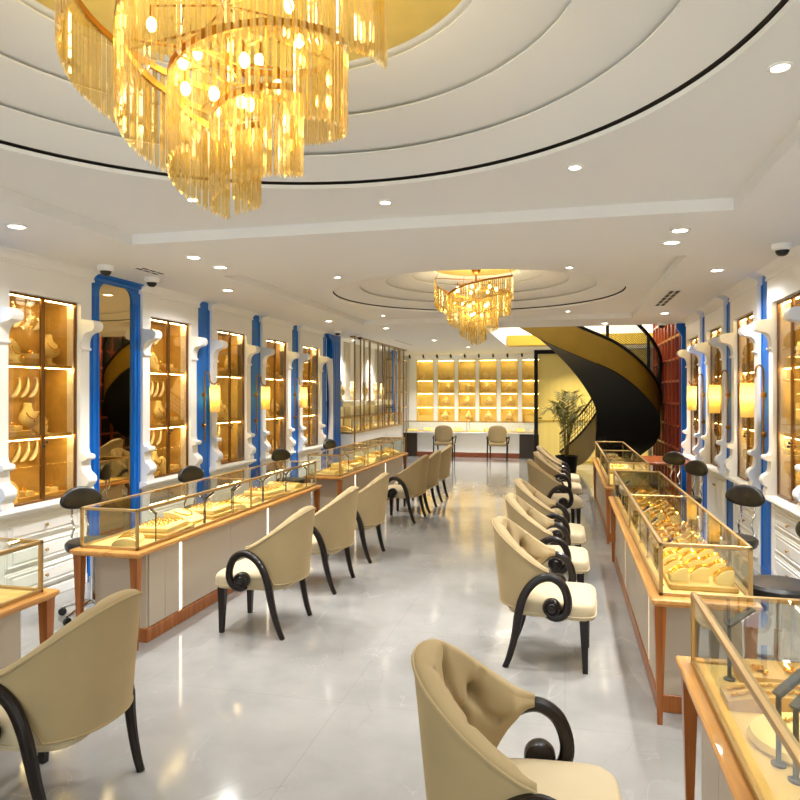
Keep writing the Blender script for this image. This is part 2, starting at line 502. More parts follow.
# ------------------------------------------------------------------ wall cabinets (aedicules)
ZB = .81            # glass foot
Z1, Z2, ZTOP = 1.36, 1.95, 2.5
POST = [(-.1, ZB), (.085, ZB), (.088, .83), (.085, .86), (.075, .875), (.085, .885), (.108, .905), (.118, .935), (.112, .965), (.09, .99), (.066, 1.005),
        (.052, 1.03), (.048, 1.09), (.05, 1.11), (.085, 1.115), (.1, 1.13), (.1, 1.15), (.085, 1.163), (.05, 1.168), (.04, 1.19), (.036, 1.22),
        (.036, 2.085), (.055, 2.09), (.06, 2.1), (.055, 2.112), (.042, 2.115), (.044, 2.16), (.052, 2.195), (.07, 2.225), (.1, 2.245), (.14, 2.252),
        (.165, 2.265), (.178, 2.29), (.178, 2.315), (.165, 2.34), (.14, 2.352), (.06, 2.358), (.05, 2.365), (-.1, 2.365)]
CORN = [(-.1, 2.71), (.05, 2.71), (.055, 2.714), (.055, 2.728), (.045, 2.734), (.05, 2.75), (.066, 2.77), (.095, 2.785), (.13, 2.79), (.135, 2.8), (-.1, 2.8)]

def build_cabinet(kind):
    def build(label):
        t = thing('display_cabinet', label, 'cabinet')
        H = .54
        m = MB()
        m.box(-.33, -H + .03, .1, 0, H - .03, .74); m.box(-.33, -H + .05, 0, -.02, H - .05, .1)
        m.box(-.3, -H + .01, 0, .012, H - .01, .085, .004)
        part('base', m, 'white', t)
        if kind == 'drawers':
            for z0, z1 in ((.53, .715), (.32, .51), (.11, .30)):
                m = MB(); m.box(0, -.42, z0, .016, .42, z1, .004)
                fr = .028
                for a in ((-.40, z0 + .018, .40, z0 + .018 + fr * .5), (-.40, z1 - .018 - fr * .5, .40, z1 - .018), (-.40, z0 + .018, -.386, z1 - .018), (.386, z0 + .018, .40, z1 - .018)):
                    m.box(.014, a[0], a[1], .024, a[2], a[3], .003)
                m.box(.012, -.345, z0 + .045, .024, .345, z1 - .045, .008)
                d = part('drawer', m, 'white', t)
                k = MB(); k.lathe([(.006, 0), (.006, .012), (.013, .018), (.015, .024), (.011, .031), (.001, .033)], 14)
                k.v = [(.02 + v[2], v[0], v[1] + (z0 + z1) / 2) for v in k.v]
                part('knob', k, 'case', d)
        else:
            for s in (-1, 1):
                y0, y1 = sorted((s * .005, s * .42))
                m = MB(); m.box(0, y0, .11, .016, y1, .715, .004)
                for a in ((y0 + .03, .14, y1 - .03, .155), (y0 + .03, .67, y1 - .03, .685), (y0 + .03, .14, y0 + .045, .685), (y1 - .045, .14, y1 - .03, .685)):
                    m.box(.014, a[0], a[1], .024, a[2], a[3], .003)
                d = part('door', m, 'white', t)
                k = MB(); k.lathe([(.006, 0), (.006, .012), (.013, .018), (.015, .024), (.011, .031), (.001, .033)], 14)
                k.v = [(.02 + v[2], v[0] + s * .03, v[1] + .6) for v in k.v]
                part('knob', k, 'case', d)
        for s in (-1, 1):                                    # small pilaster blocks of the base
            m = MB(); m.box(-.02, s * .465 - .045, .085, .02, s * .465 + .045, .74, .004)
            m.box(.015, s * .465 - .026, .14, .026, s * .465 + .026, .69, .004)
            part('base_pilaster', m, 'white', t)
        m = MB()
        m.ext([(-.34, .74), (.03, .74), (.034, .75), (.05, .757), (.062, .765), (.066, .775), (.1, .778), (.105, .79), (.1, .81), (-.02, .81), (-.02, .806), (-.34, .806)], 'y', -H - .02, H + .02)
        part('ledge', m, 'white', t)
        for s in (-1, 1):
            m = MB(); m.ext(POST, 'y', s * .462 - .06, s * .462 + .06)
            part('bracket_post', m, 'white', t)
        m = MB()
        m.box(-.33, -H, ZTOP, .045, H, 2.712); m.box(-.1, -H, 2.365, .045, -.40, ZTOP); m.box(-.1, .40, 2.365, .045, H, ZTOP)
        part('entablature', m, 'white', t)
        m = MB(); m.ext(CORN, 'y', -H - .03, H + .03)
        part('cornice', m, 'white', t)
        # interior
        m = MB()
        w = .402
        m.box(-.335, -w, ZB, -.325, w, ZTOP); m.box(-.325, -w - .01, ZB, -.01, -w, ZTOP); m.box(-.325, w, ZB, -.01, w + .01, ZTOP)
        m.box(-.325, -w, ZTOP - .012, -.01, w, ZTOP - .002); m.box(-.325, -w, ZB - .006, -.01, w, ZB + .004)
        part('lining', m, 'suede', t)
        for z in (Z1, Z2):
            sh = part('shelf', MB().box(-.32, -.398, z - .03, -.05, .398, z, .003), 'suede', t)
            part('light_strip', MB().box(-.063, -.39, z - .0345, -.051, .39, z - .0302), 'led', sh)
        part('light_strip', MB().box(-.055, -.39, ZTOP - .0185, -.043, .39, ZTOP - .0135), 'led', t)
        for s in (-1, 1):
            y0, y1 = sorted((s * .002, s * .40))
            m = MB(); b = .019
            m.box(-.02, y0, ZB + .006, .004, y0 + b, ZTOP - .002, .003); m.box(-.02, y1 - b, ZB + .006, .004, y1, ZTOP - .002, .003)
            m.box(-.019, y0, ZB + .006, .003, y1, ZB + .006 + b, .003); m.box(-.019, y0, ZTOP - b, .003, y1, ZTOP - .002, .003)
            d = part('glass_door', m, 'bronze', t)
            part('pane', MB().box(-.007, y0 + b * .8, ZB + .02, -.002, y1 - b * .8, ZTOP - .015), 'doorglass', d)
            k = MB(); yk = s * .016
            k.sphere((.024, yk, 1.27 + .03 * (s > 0)), .012); k.tube([(.0, yk, 1.27 + .03 * (s > 0)), (.024, yk, 1.27 + .03 * (s > 0))], .005, 8)
            part('lock', k, 'black', d)
        return t
    return build
cab_drawers = Proto(build_cabinet('drawers'))
cab_doors = Proto(build_cabinet('doors'))

LCAB = [4.83, 6.68, 8.09, 9.51, 10.92]
RCAB = [6.185, 7.595, 9.0, 10.41]
XLF, XRF = -4.2, 1.8
lname = ['first', 'second', 'third', 'fourth', 'fifth']
for i, y in enumerate(LCAB):
    where = ['on the viewer\'s side of the mirror', 'just past the mirror', 'third along', 'fourth along', 'last before the blue post'][i]
    cab_drawers('white glazed cabinet on the mirror wall, ' + where, (XLF, y, 0), 0, 'white cabinets on the mirror wall')
rwhere = ['first from the viewer', 'second from the viewer', 'third from the viewer', 'last before the red lattice']
for i, y in enumerate(RCAB):
    (cab_drawers if i < 2 else cab_doors)('white glazed cabinet on the wall opposite the mirror, ' + rwhere[i], (XRF, y, 0), PI, 'white cabinets on the wall without mirror')

# blue panels between the cabinets
def blue_panel(y0, y1, side, label, zt=ZC):
    t = thing('blue_wall_panel', label, 'wall panel', (XLF if side < 0 else XRF, (y0 + y1) / 2, 0), 0 if side < 0 else PI, 'blue lacquer panels between the cabinets')
    h = (y1 - y0) / 2
    m = MB(); m.box(-.345, -h, 0, .006, h, zt)
    m.box(.004, -h, .0, .016, h, .1, .003)
    part('board', m, 'blue', t)
    m = MB()
    for sg in (-1, 1):
        y0, y1 = sorted((sg * h, sg * (h - .045))); m.box(.004, y0, .1, .014, y1, 2.72, .003)
    m.box(.004, -h + .07, .16, .011, h - .07, 2.6, .003)
    part('moulding', m, 'blue', t)
    return t
lg = [(3.95, 4.288), (7.222, 7.548), (8.632, 8.968), (10.052, 10.378), (11.462, 11.72)]
for i, (a, b) in enumerate(lg):
    blue_panel(a, b, -1, 'bright blue lacquer strip on the mirror wall, ' + ['before the first cabinet', 'between the second and third cabinets', 'between the third and fourth cabinets', 'between the fourth and fifth cabinets', 'just past the fifth cabinet'][i])
rg_ = [(5.33, 5.643), (6.727, 7.053), (8.137, 8.458), (9.542, 9.868)]
for i, (a, b) in enumerate(rg_):
    blue_panel(a, b, 1, 'bright blue lacquer strip opposite the mirror, ' + ['before the first cabinet', 'between the first and second cabinets', 'between the second and third cabinets', 'between the third and last cabinets'][i])

# tall blue mirror frame
def rounded_top(y0, y1, z0, z1, r, n=8):
    pts = [(y0, z0), (y1, z0)]
    for k in range(n + 1):
        w = PI / 2 * k / n
        pts.append((y1 - r + r * math.cos(w), z1 - r + r * math.sin(w)))
    for k in range(n + 1):
        w = PI / 2 + PI / 2 * k / n
        pts.append((y0 + r + r * math.cos(w), z1 - r + r * math.sin(w)))
    return pts
t = thing('framed_mirror', 'tall mirror in a blue round-cornered frame, reflecting the chandelier and red lattice', 'mirror', (XLF, 5.755, 0))
yA, yB = -.383, .383
m = MB()
m.box(-.345, yA, 0, .01, yB, .35)
ri = rounded_top(-.245, .255, .35, 2.735, .1)
# frame face: loft between the outer rectangle and the inner rounded outline
outer = []
for (y, z) in ri:
    if z <= .3501: outer.append((yA if y < 0 else yB, .35))
    else:
        k = max(abs((y - .005) / .36), (z - 1.5) / 1.3)
        if abs(y) > .24 and z < 2.634: outer.append((yA if y < 0 else yB, z))
        else:
            oy = yA if y < 0 else yB
            ang = math.atan2(z - 2.635, abs(y) - .15)
            outer.append((oy if ang < PI / 4 else (oy * min(1, .3 + .7 * math.tan(PI / 2 - ang)) if ang < R(89) else oy * .3), 2.635 + .16 * min(1, math.tan(ang)) if ang < PI / 4 else 2.795))
n = len(ri)
vs = [(.02, p[0], p[1]) for p in outer] + [(.02, p[0], p[1]) for p in ri] + [(.0, p[0], p[1]) for p in ri] + [(-.345, p[0], p[1]) for p in outer]
fs = []
for i in range(n):
    j = (i + 1) % n
    fs += [(i, j, n + j, n + i), (n + i, n + j, 2 * n + j, 2 * n + i), (i, 3 * n + i, 3 * n + j, j)]
m.add(vs, fs)
part('frame', m, 'blue', t, ang=50)
m = MB()
for y in (-.335, -.265, .275, .335):
    m.box(.018, y - .008, .4, .032, y + .008, 2.6, .004)
m.ext([(.018, 2.745), (.04, 2.75), (.06, 2.765), (.045, 2.765), (.06, 2.785), (.075, 2.79), (.08, 2.8), (.018, 2.8)], 'y', yA, yB)
part('frame_moulding', m, 'blue', t)
m = MB(); m.ext(ri, 'x', -.004, .004)
part('mirror_pane', m, 'mirror', t)

# brass wall lamps
def build_lamp(label):
    t = thing('wall_lamp', label, 'wall lamp')
    m = MB()
    pts = [(.034, 0, 1.13), (.034, 0, 1.9)]
    for k in range(1, 9):
        w = PI - PI * k / 8
        pts.append((.067 + .033 * math.cos(w), 0, 1.9 + .065 * math.sin(w)))
    pts += [(.1, 0, 1.87), (.118, 0, 1.835), (.145, 0, 1.818), (.17, 0, 1.82), (.195, 0, 1.835), (.212, 0, 1.87)]
    m.tube(pts, .0085, 8)
    part('arm', m, 'brass', t)
    for z in (1.33, 1.69):
        k = MB(); k.sphere((.034, 0, z), .022, 14, 10); k.tube([(.0, 0, z), (.02, 0, z)], .012, 8); k.lathe([(.03, -.004), (.03, .004)], 12, (0, 0, 0))
        n0 = len(k.v) - 24
        k.v[n0:] = [(.018 + v[2], v[0], v[1] + z) for v in k.v[n0:]]
        part('wall_mount', k, 'brass', t)
    m = MB(); m.tube([(.17, 0, 1.82), (.17, 0, 1.79)], .006, 6); m.lathe([(.02, 1.785), (.02, 1.80)], 12, (.17, 0, 0))
    part('shade_holder', m, 'brass', t)
    m = MB(); m.lathe([(.058, 1.485), (.058, 1.80)], 28, (.17, 0, 0), cap=False)
    part('shade', m, 'shade', t, 'glowing yellow cylindrical shade')
    m = MB(); m.sphere((.17, 0, 1.66), .02, 10, 8); m.tube([(.17, 0, 1.675), (.17, 0, 1.80)], .006, 6); b = part('bulb', m, 'lampbulb', t)
    return t
lamp = Proto(build_lamp)
for i, y in enumerate([4.11, 7.385, 8.8, 10.215]):
    lamp('brass lamp with yellow shade on the mirror wall, ' + ['before the first cabinet', 'between second and third cabinets', 'between third and fourth cabinets', 'between fourth and fifth cabinets'][i], (XLF, y, 0), 0, 'brass wall lamps')
for i, y in enumerate([6.89, 8.3, 9.705]):
    lamp('brass lamp with yellow shade opposite the mirror wall, ' + ['first from the viewer', 'middle of three', 'last before the red lattice'][i], (XRF, y, 0), PI, 'brass wall lamps')
# ------------------------------------------------------------------ jewellery stands and pieces
def necklace_part(t, fn, n=14, r=.004, mat='gold'):
    m = MB(); pts = [fn(k / (n - 1)) for k in range(n)]
    m.tube(pts, r, 6)
    for k, p in enumerate(pts):
        if k % 2 == 0: m.sphere(p, r * 1.7, 6, 4)
    return part('necklace', m, mat, t)

def build_bust(label):
    t = thing('necklace_bust', label, 'jewellery bust')
    m = MB()
    secs = [(0, .05, .04, 0), (.012, .052, .042, 0), (.02, .02, .02, 0), (.06, .016, .016, 0), (.075, .07, .03, .0), (.1, .098, .045, .004), (.14, .105, .05, .0), (.18, .085, .043, -.008),
            (.205, .05, .034, -.014), (.235, .036, .03, -.016), (.26, .034, .03, -.016), (.266, .025, .02, -.016)]
    n = 20; vs = []
    for z, ry, rx, ox in secs:
        for j in range(n):
            w = 2 * PI * j / n
            vs.append((ox + rx * math.cos(w), ry * math.sin(w), z))
    fs = [(i * n + j, i * n + (j + 1) % n, (i + 1) * n + (j + 1) % n, (i + 1) * n + j) for i in range(len(secs) - 1) for j in range(n)]
    fs += [list(range(n))[::-1], [(len(secs) - 1) * n + j for j in range(n)]]
    m.add(vs, fs)
    part('neck_form', m, 'cream', t, ang=60)
    def f(s):
        w = (s - .5) * 2.4
        return (.03 + .022 * math.cos(w * 1.1), .07 * math.sin(w), .2 - .085 * math.cos(w) * .9 + .01)
    necklace_part(t, f)
    m = MB(); m.sphere((.053, 0, .118), .012, 8, 6, sx=.6)
    part('pendant', m, 'gold', t)
    return t
bust = Proto(build_bust)

def build_hook(label):                                       # curved horn-shaped silver ornament on a back panel
    m = MB(); pts = []; rs = []
    for k in range(17):
        s = k / 16
        w = -.5 + s * 3.6
        pts.append((.03, .05 * math.cos(w) * (1 - .25 * s), .1 - .14 * s - .045 * math.sin(w)))
        rs.append(.005 + .014 * math.sin(PI * s) ** 1.2)
    m.tube(pts, rs, 8)
    m.tube([(0, .043, .12), (.032, .043, .12)], .004, 6)
    t = thing('hook_ornament', label, 'ornament', data=m.mesh('hook_ornament', 'pearl'))
    return t
hook = Proto(build_hook)

def build_block(label):
    t = thing('display_block', label, 'display block')
    m = MB(); m.box(-.075, -.13, 0, .075, .13, .045, .004)
    part('plinth_block', m, 'tanpad', t)
    m = MB(); m.box(-.05, -.03, .045, .05, .06, .085, .004)
    part('riser', m, 'cream', t)
    m = MB()
    for k, (x, y, z) in enumerate([(0, -.08, .05), (.02, 0, .09), (-.02, .035, .09), (.03, .1, .05)]):
        m.torus((x, y, z + .006), .016, .004, 12, 6, Matrix.Rotation(.9, 3, 'Y'))
        m.sphere((x + .012, y, z + .018), .006, 6, 4)
    part('ring', m, 'gold', t, 'gold rings')
    return t
block = Proto(build_block)

def build_leaf(label):                                       # curved leaf shaped display leaning back, with a necklace on it
    t = thing('necklace_leaf', label, 'jewellery display')
    m = MB()
    def f(u, v):
        w = (u - .5) * 2
        wid = .085 * (1 - abs(2 * v - .95) ** 2.6) ** .5 if abs(2 * v - .95) < 1 else 0.0
        return (-.05 * v + .03 * (1 - w * w) + .01, wid * w, .005 + .19 * v)
    m.grid(f, 13, 15)
    m.grid(lambda u, v: tuple(a + b for a, b in zip(f(u, v), (-.012, 0, 0))), 13, 15)
    m.box(-.05, -.045, 0, .045, .045, .012, .003)
    part('leaf_form', m, 'cream', t, ang=60)
    necklace_part(t, lambda s: (.035 - .035 * (.13 - .07 * math.cos((s - .5) * 2.6)) / .19 + .012, .05 * math.sin((s - .5) * 2.6), .15 - .075 * math.cos((s - .5) * 2.6)), 13, .0035)
    return t
leaf = Proto(build_leaf)

def shelf_word(k): return ['bottom shelf', 'middle shelf', 'top shelf'][k]
def fill_cabinet(x0, yc, side, who, pattern):
    """pattern: list of (kind, shelf, u, d)"""
    cnt = {}
    for kind, sh, u, d in pattern: cnt[(kind, sh)] = cnt.get((kind, sh), 0) + 1
    seen = {}
    zs = [ZB + .004, Z1, Z2]
    for kind, sh, u, d in sorted(pattern, key=lambda p: p[2] * (1 if side < 0 else -1)):
        i = seen[(kind, sh)] = seen.get((kind, sh), -1) + 1
        n = cnt[(kind, sh)]
        pos = '' if n == 1 else ', ' + (['nearer of two', 'farther of two'] if n == 2 else ['first of three', 'middle of three', 'last of three'] if n == 3 else [o + ' of ' + str(n) for o in ORD])[i if side < 0 else n - 1 - i]
        if side > 0: pass
        def place(pr, text, zoff, dd, rz):
            x = x0 + dd if side < 0 else x0 - dd
            y = yc + u if side < 0 else yc - u
            pr(text + ', ' + shelf_word(sh) + ' of ' + who + pos, (x, y, zs[sh] + zoff), rz + (0 if side < 0 else PI), kind.replace('_', ' ') + ' pieces in the wall cabinets')
        if kind == 'bust': place(bust, 'cream necklace bust', 0, d, 0)
        if kind == 'leaf': place(leaf, 'cream leaf necklace display', 0, d, 0)
        if kind == 'hook': place(hook, 'white horn ornament', .36, -.325, 0)
        if kind == 'block': place(block, 'tan stepped block with rings', 0, d, 0)
PA = [('hook', 2, .04, 0), ('hook', 2, .14, 0), ('hook', 2, .27, 0), ('leaf', 2, -.2, -.1), ('block', 2, -.02, -.12), ('bust', 2, .24, -.14),
      ('hook', 1, .02, 0), ('hook', 1, .12, 0), ('hook', 1, .22, 0), ('bust', 1, -.02, -.12), ('leaf', 1, .12, -.12), ('block', 1, -.2, -.12),
      ('hook', 0, .02, 0), ('hook', 0, .12, 0), ('hook', 0, .22, 0), ('leaf', 0, -.22, -.1), ('block', 0, .2, -.12), ('block', 0, -.06, -.14)]
PB = [('hook', 2, .1, 0), ('hook', 2, .22, 0), ('leaf', 2, -.1, -.1), ('block', 2, .15, -.12), ('hook', 1, .1, 0), ('hook', 1, .2, 0), ('hook', 1, .31, 0), ('bust', 1, -.02, -.1), ('block', 1, .25, -.12),
      ('hook', 0, .12, 0), ('hook', 0, .26, 0), ('bust', 0, -.1, -.1), ('leaf', 0, .08, -.1), ('block', 0, .27, -.12)]
PC = [('hook', 2, .16, 0), ('hook', 2, .29, 0), ('bust', 2, -.1, -.1), ('block', 2, .17, -.1), ('hook', 1, .16, 0), ('hook', 1, .29, 0), ('leaf', 1, -.08, -.1), ('bust', 1, .22, -.1), ('bust', 0, -.12, -.1), ('block', 0, .06, -.1), ('leaf', 0, .26, -.1)]
for i, y in enumerate(LCAB):
    fill_cabinet(XLF, y, -1, ORD[i] + ' mirror-wall cabinet', [PA, PB, PA, PC, PC][i])
PR = [('bust', 2, .2, -.09), ('leaf', 2, -.22, -.1), ('block', 2, -.02, -.1), ('bust', 1, .24, -.09), ('bust', 1, -.2, -.1), ('leaf', 1, .02, -.1), ('leaf', 0, .25, -.1), ('block', 0, .02, -.1), ('bust', 0, -.22, -.1), ('hook', 2, -.2, 0), ('hook', 1, -.3, 0), ('hook', 1, -.18, 0), ('hook', 0, -.3, 0), ('hook', 0, -.15, 0)]
for i, y in enumerate(RCAB):
    fill_cabinet(XRF, y, 1, ORD[i] + ' cabinet facing the mirror wall', [PR, PR, PC, PC][i])

# ------------------------------------------------------------------ counters
TT = .655           # table top
CT = .93            # glass case top
def counter(label, y0, y1, x_aisle, sx, strips, bars, group='long glass-topped jewellery counters', nlegs=None, lit=True):
    """x_aisle: table edge on the aisle; sx: direction from the aisle to the staff side"""
    t = thing('display_counter', label, 'counter', (x_aisle, y0, 0), 0, group)
    L = y1 - y0; W = .52
    def bx(m, a, ya, za, b, yb, zb, c=0.):
        x0, x1 = sorted((a * sx, b * sx)); return m.box(x0, ya, za, x1, yb, zb, c)
    m = MB()
    bx(m, 0, 0, TT - .028, W, L, TT, .006); bx(m, .012, .012, TT - .04, W - .012, L - .012, TT - .026, .005)
    part('tabletop', m, 'teaky', t, 'teak top with moulded edge')
    m = MB(); bx(m, .07, .2, .09, W - .05, L - .2, TT - .038)
    body = part('body', m, 'panel', t)
    m = MB()
    k = 0; yy = .2
    edges = sorted([.2, L - .2] + [s for s in strips])
    for a, b in zip(edges[:-1], edges[1:]):
        bx(m, .06, a + .02, .1, .072, b - .02, TT - .045, .002)
        h = (a + b) / 2
        bx(m, .057, a + .02, .1, .066, h - .004, TT - .046, .002); bx(m, .057, h + .004, .1, .066, b - .02, TT - .046, .002)
    part('front_panel', m, 'panel', body)
    m = MB(); bx(m, .05, .19, 0, W - .04, L - .19, .095, .004)
    part('plinth', m, 'teak', t, 'teak plinth')
    for s in strips:
        m = MB(); bx(m, .062, s - .014, .1, .0705, s + .014, TT - .045)
        part('light_strip', m, 'strip', t, 'glowing vertical light strip')
    for a in (.045, W - .045):
        for yl in ([.05, L - .05]):
            m = MB(); cx = a * sx
            n = 4; vs = []
            for z, h in ((0, .012), (.3, .02), (TT - .04, .029)):
                vs += [(cx - h, yl - h, z), (cx + h, yl - h, z), (cx + h, yl + h, z), (cx - h, yl + h, z)]
            fs = [(i * 4 + j, i * 4 + (j + 1) % 4, i * 4 + 4 + (j + 1) % 4, i * 4 + 4 + j) for i in range(2) for j in range(4)] + [(0, 1, 2, 3), (8, 9, 10, 11)]
            m.add(vs, fs)
            part('leg', m, 'teak', t)
    # glass case
    a0, a1, ya, yb = .045, .49, .07, L - .07
    b = .019
    fr = MB()
    for a in (a0, a1):
        i, o = (a, a + b) if a == a0 else (a - b, a)
        bx(fr, i, ya, TT, o, yb, TT + b, .002); bx(fr, i, ya, CT - b, o, yb, CT, .002)
    for y in (ya, yb - b):
        bx(fr, a0, y, TT, a1, y + b, TT + b, .002); bx(fr, a0, y, CT - b, a1, y + b, CT, .002)
        for a in (a0, a1 - b): bx(fr, a, y, TT, a + b, y + b, CT, .002)
    bx(fr, a0 + b - .0005, ya + b, CT - .010, a0 + b + .012, yb - b, CT - .0065)  # flange added to hide the glowing strip from above
    bx(fr, a0 + b - .0005, ya + b, CT - .026, a0 + b + .0008, yb - b, CT - .0065)  # unseen lip added to keep the strip's light off the floor
    for y in bars:
        for a in (a0, a1 - b): bx(fr, a, y - .007, TT, a + b * .9, y + .007, CT, .002)
        bx(fr, a0, y - .006, CT - .014, a1, y + .006, CT - .001, .002)
    f = part('case_frame', fr, 'case', t)
    g = .003
    m = MB(); bx(m, a0 + .006, ya + .01, TT + .01, a0 + .006 + g, yb - .01, CT - .01); part('pane', m, 'glass', f)
    m = MB(); bx(m, a1 - .006 - g, ya + .01, TT + .01, a1 - .006, yb - .01, CT - .01); part('pane', m, 'glass', f)
    m = MB(); bx(m, a0 + .01, ya + .006, TT + .01, a1 - .01, ya + .006 + g, CT - .01); part('pane', m, 'glass', f)
    m = MB(); bx(m, a0 + .01, yb - .006 - g, TT + .01, a1 - .01, yb - .006, CT - .01); part('pane', m, 'glass', f)
    m = MB(); bx(m, a0 + .008, ya + .008, CT - .006, a1 - .008, yb - .008, CT - .002); part('pane', m, 'glass', f)
    m = MB(); bx(m, a0 + b + .002, ya + b + .002, TT + .0005, a1 - b - .002, yb - b - .002, TT + .008)
    part('lining_board', m, 'board', t)
    if lit:
        m = MB(); bx(m, a0 + b + .001, ya + b, CT - .0155, a0 + b + .007, yb - b, CT - .0105)  # hidden glowing strip added to brighten the case
        part('case_fill_strip', m, 'casefill', t)
    return t
XA, XB = -2.72, .43
LNy, LAy, LBy = (-.45, 3.15), (3.96, 7.48), (8.2, 11.95)
RNy, RAy, RBy = (-.6, 2.93), (3.7, 7.32), (8.05, 11.7)
counter('glass-topped teak counter cut by the photo\'s edge, first on the mirror-wall row', *LNy, -2.63, -1, [.7, 2.6], [1.75])
counter('longest glass-topped teak counter, middle of the mirror-wall row', *LAy, XA, -1, [.62, 2.16], [1.78])
counter('far glass-topped teak counter at the end of the mirror-wall row', *LBy, XA, -1, [.75, 2.37], [1.35, 2.05, 2.7])
counter('glass-topped teak counter cut off in the bottom corner of the photo', *RNy, XB, 1, [.8, 2.7], [1.2])
counter('glass-topped teak counter full of bangle stands behind the corner counter', *RAy, XB, 1, [.64, 2.29], [1.84])
counter('glass-topped teak counter beside the spiral stair, behind the bangle counter', *RBy, XB, 1, [.7, 2.4], [1.8])

ZI = TT + .008
# case lamps
def build_caselamp(label):
    t = thing('case_lamp', label, 'lamp')
    m = MB(); m.lathe([(.012, 0), (.012, .006), (.006, .009), (.0045, .012), (.0045, .2), (.001, .202)], 10)
    part('pole', m, 'black', t)
    m = MB(); m.M = Matrix.Translation((0, 0, .2)) @ Matrix.Rotation(R(-35), 4, 'Y')
    m.box(-.006, -.008, -.006, .085, .008, .008, .002)
    h = part('lamp_head', m, 'black', t)
    m = MB(); m.M = Matrix.Translation((0, 0, .2)) @ Matrix.Rotation(R(-35), 4, 'Y')
    for k in range(3): m.box(.03 + k * .018, -.005, -.0085, .04 + k * .018, .005, -.0055)
    part('light_strip', m, 'strip', h)
    return t
clamp_ = Proto(build_caselamp)

def gold_bits(m, pts, r=.004):
    for p in pts:
        m.torus((p[0], p[1], p[2] + r), r * 2.6, r * .8, 10, 5, Matrix.Rotation(random.uniform(.4, 1.2), 3, 'X'))
        m.sphere((p[0], p[1], p[2] + r * 4), r * 1.4, 6, 4)

def build_pillow(label):                                     # curved bracelet pillow
    t = thing('bracelet_pillow', label, 'jewellery display')
    m = MB(); out = []
    for k in range(11):
        w = PI * k / 10
        out.append((.085 * math.cos(w), .008 + .045 * math.sin(w) ** .8))
    m.ext([(.085, 0)] + out + [(-.085, 0)], 'y', -.12, .12)
    part('pillow_body', m, 'cream', t)
    m = MB()
    for y in (-.07, -.02, .035, .085):
        pts = [(.07 * math.cos(PI * k / 12), y + .004 * math.sin(k * 1.7), .014 + .045 * math.sin(PI * k / 12) ** .8) for k in range(1, 12)]
        m.tube(pts, .004, 6)
        for k in range(0, 11, 2): m.sphere(pts[k], .0065, 6, 4)
    part('bracelet', m, 'gold', t, 'gold bracelets')
    return t
pillow = Proto(build_pillow)

def build_tray(label):                                       # two-step slab with rows of rings
    t = thing('ring_tray', label, 'jewellery display')
    m = MB(); m.box(-.16, -.22, 0, .16, .22, .03, .004)
    part('slab', m, 'tanpad', t)
    m = MB(); m.box(-.13, -.17, .03, .13, .17, .07, .008)
    part('pad', m, 'cream', t)
    m = MB()
    gold_bits(m, [(-.09 + .045 * i, -.13 + .052 * j, .07) for i in range(5) for j in range(6)], .0048)
    part('ring', m, 'gold', t, 'rows of gold rings')
    return t
tray = Proto(build_tray)

def build_ramp(label):                                       # curved ramp pad for a necklace
    t = thing('necklace_ramp', label, 'jewellery display')
    m = MB()
    prof = [(-.12, 0), (.12, 0), (.12, .025)]
    for k in range(9):
        s = k / 8
        prof.append((.12 - .24 * s, .025 + .07 * math.sin(s * PI * .55)))
    m.ext(prof, 'y', -.11, .11)
    part('ramp', m, 'cream', t)
    m = MB(); pts = []
    for k in range(17):
        w = (k / 16 - .5) * 4.2
        x = -.02 + .07 * math.cos(w); y = .08 * math.sin(w)
        s = min(1, max(0, (.12 - x) / .24))
        pts.append((x, y, .03 + .07 * math.sin(s * PI * .55)))
    m.tube(pts, .0045, 6)
    for p in pts: m.sphere(p, .0075, 6, 4)
    part('necklace', m, 'gold', t)
    return t
ramp = Proto(build_ramp)

def build_bangle(label):                                     # wedge stand holding a row of bangles
    t = thing('bangle_stand', label, 'bangle stand')
    m = MB(); out = [(-.045, 0), (.045, 0), (.045, .035)]
    for k in range(8):
        w = k / 7
        out.append((.045 - .09 * w, .035 + .04 * math.sin(w * PI * .62)))
    m.v = []; m.ext(out, 'x', -.035, .035)
    part('wedge', m, 'cream', t)
    m = MB()
    for x in (-.02, .004, .024):
        pts = []
        for k in range(11):
            w = k / 10
            pts.append((x, .047 - .094 * w, .04 + .041 * math.sin(w * PI * .62)))
        m.tube(pts, .0042, 6)
        for k in range(1, 10, 2): m.sphere(pts[k], .006, 6, 4)
    part('bangle', m, 'gold', t, 'gold bangles')
    return t
bangle = Proto(build_bangle)

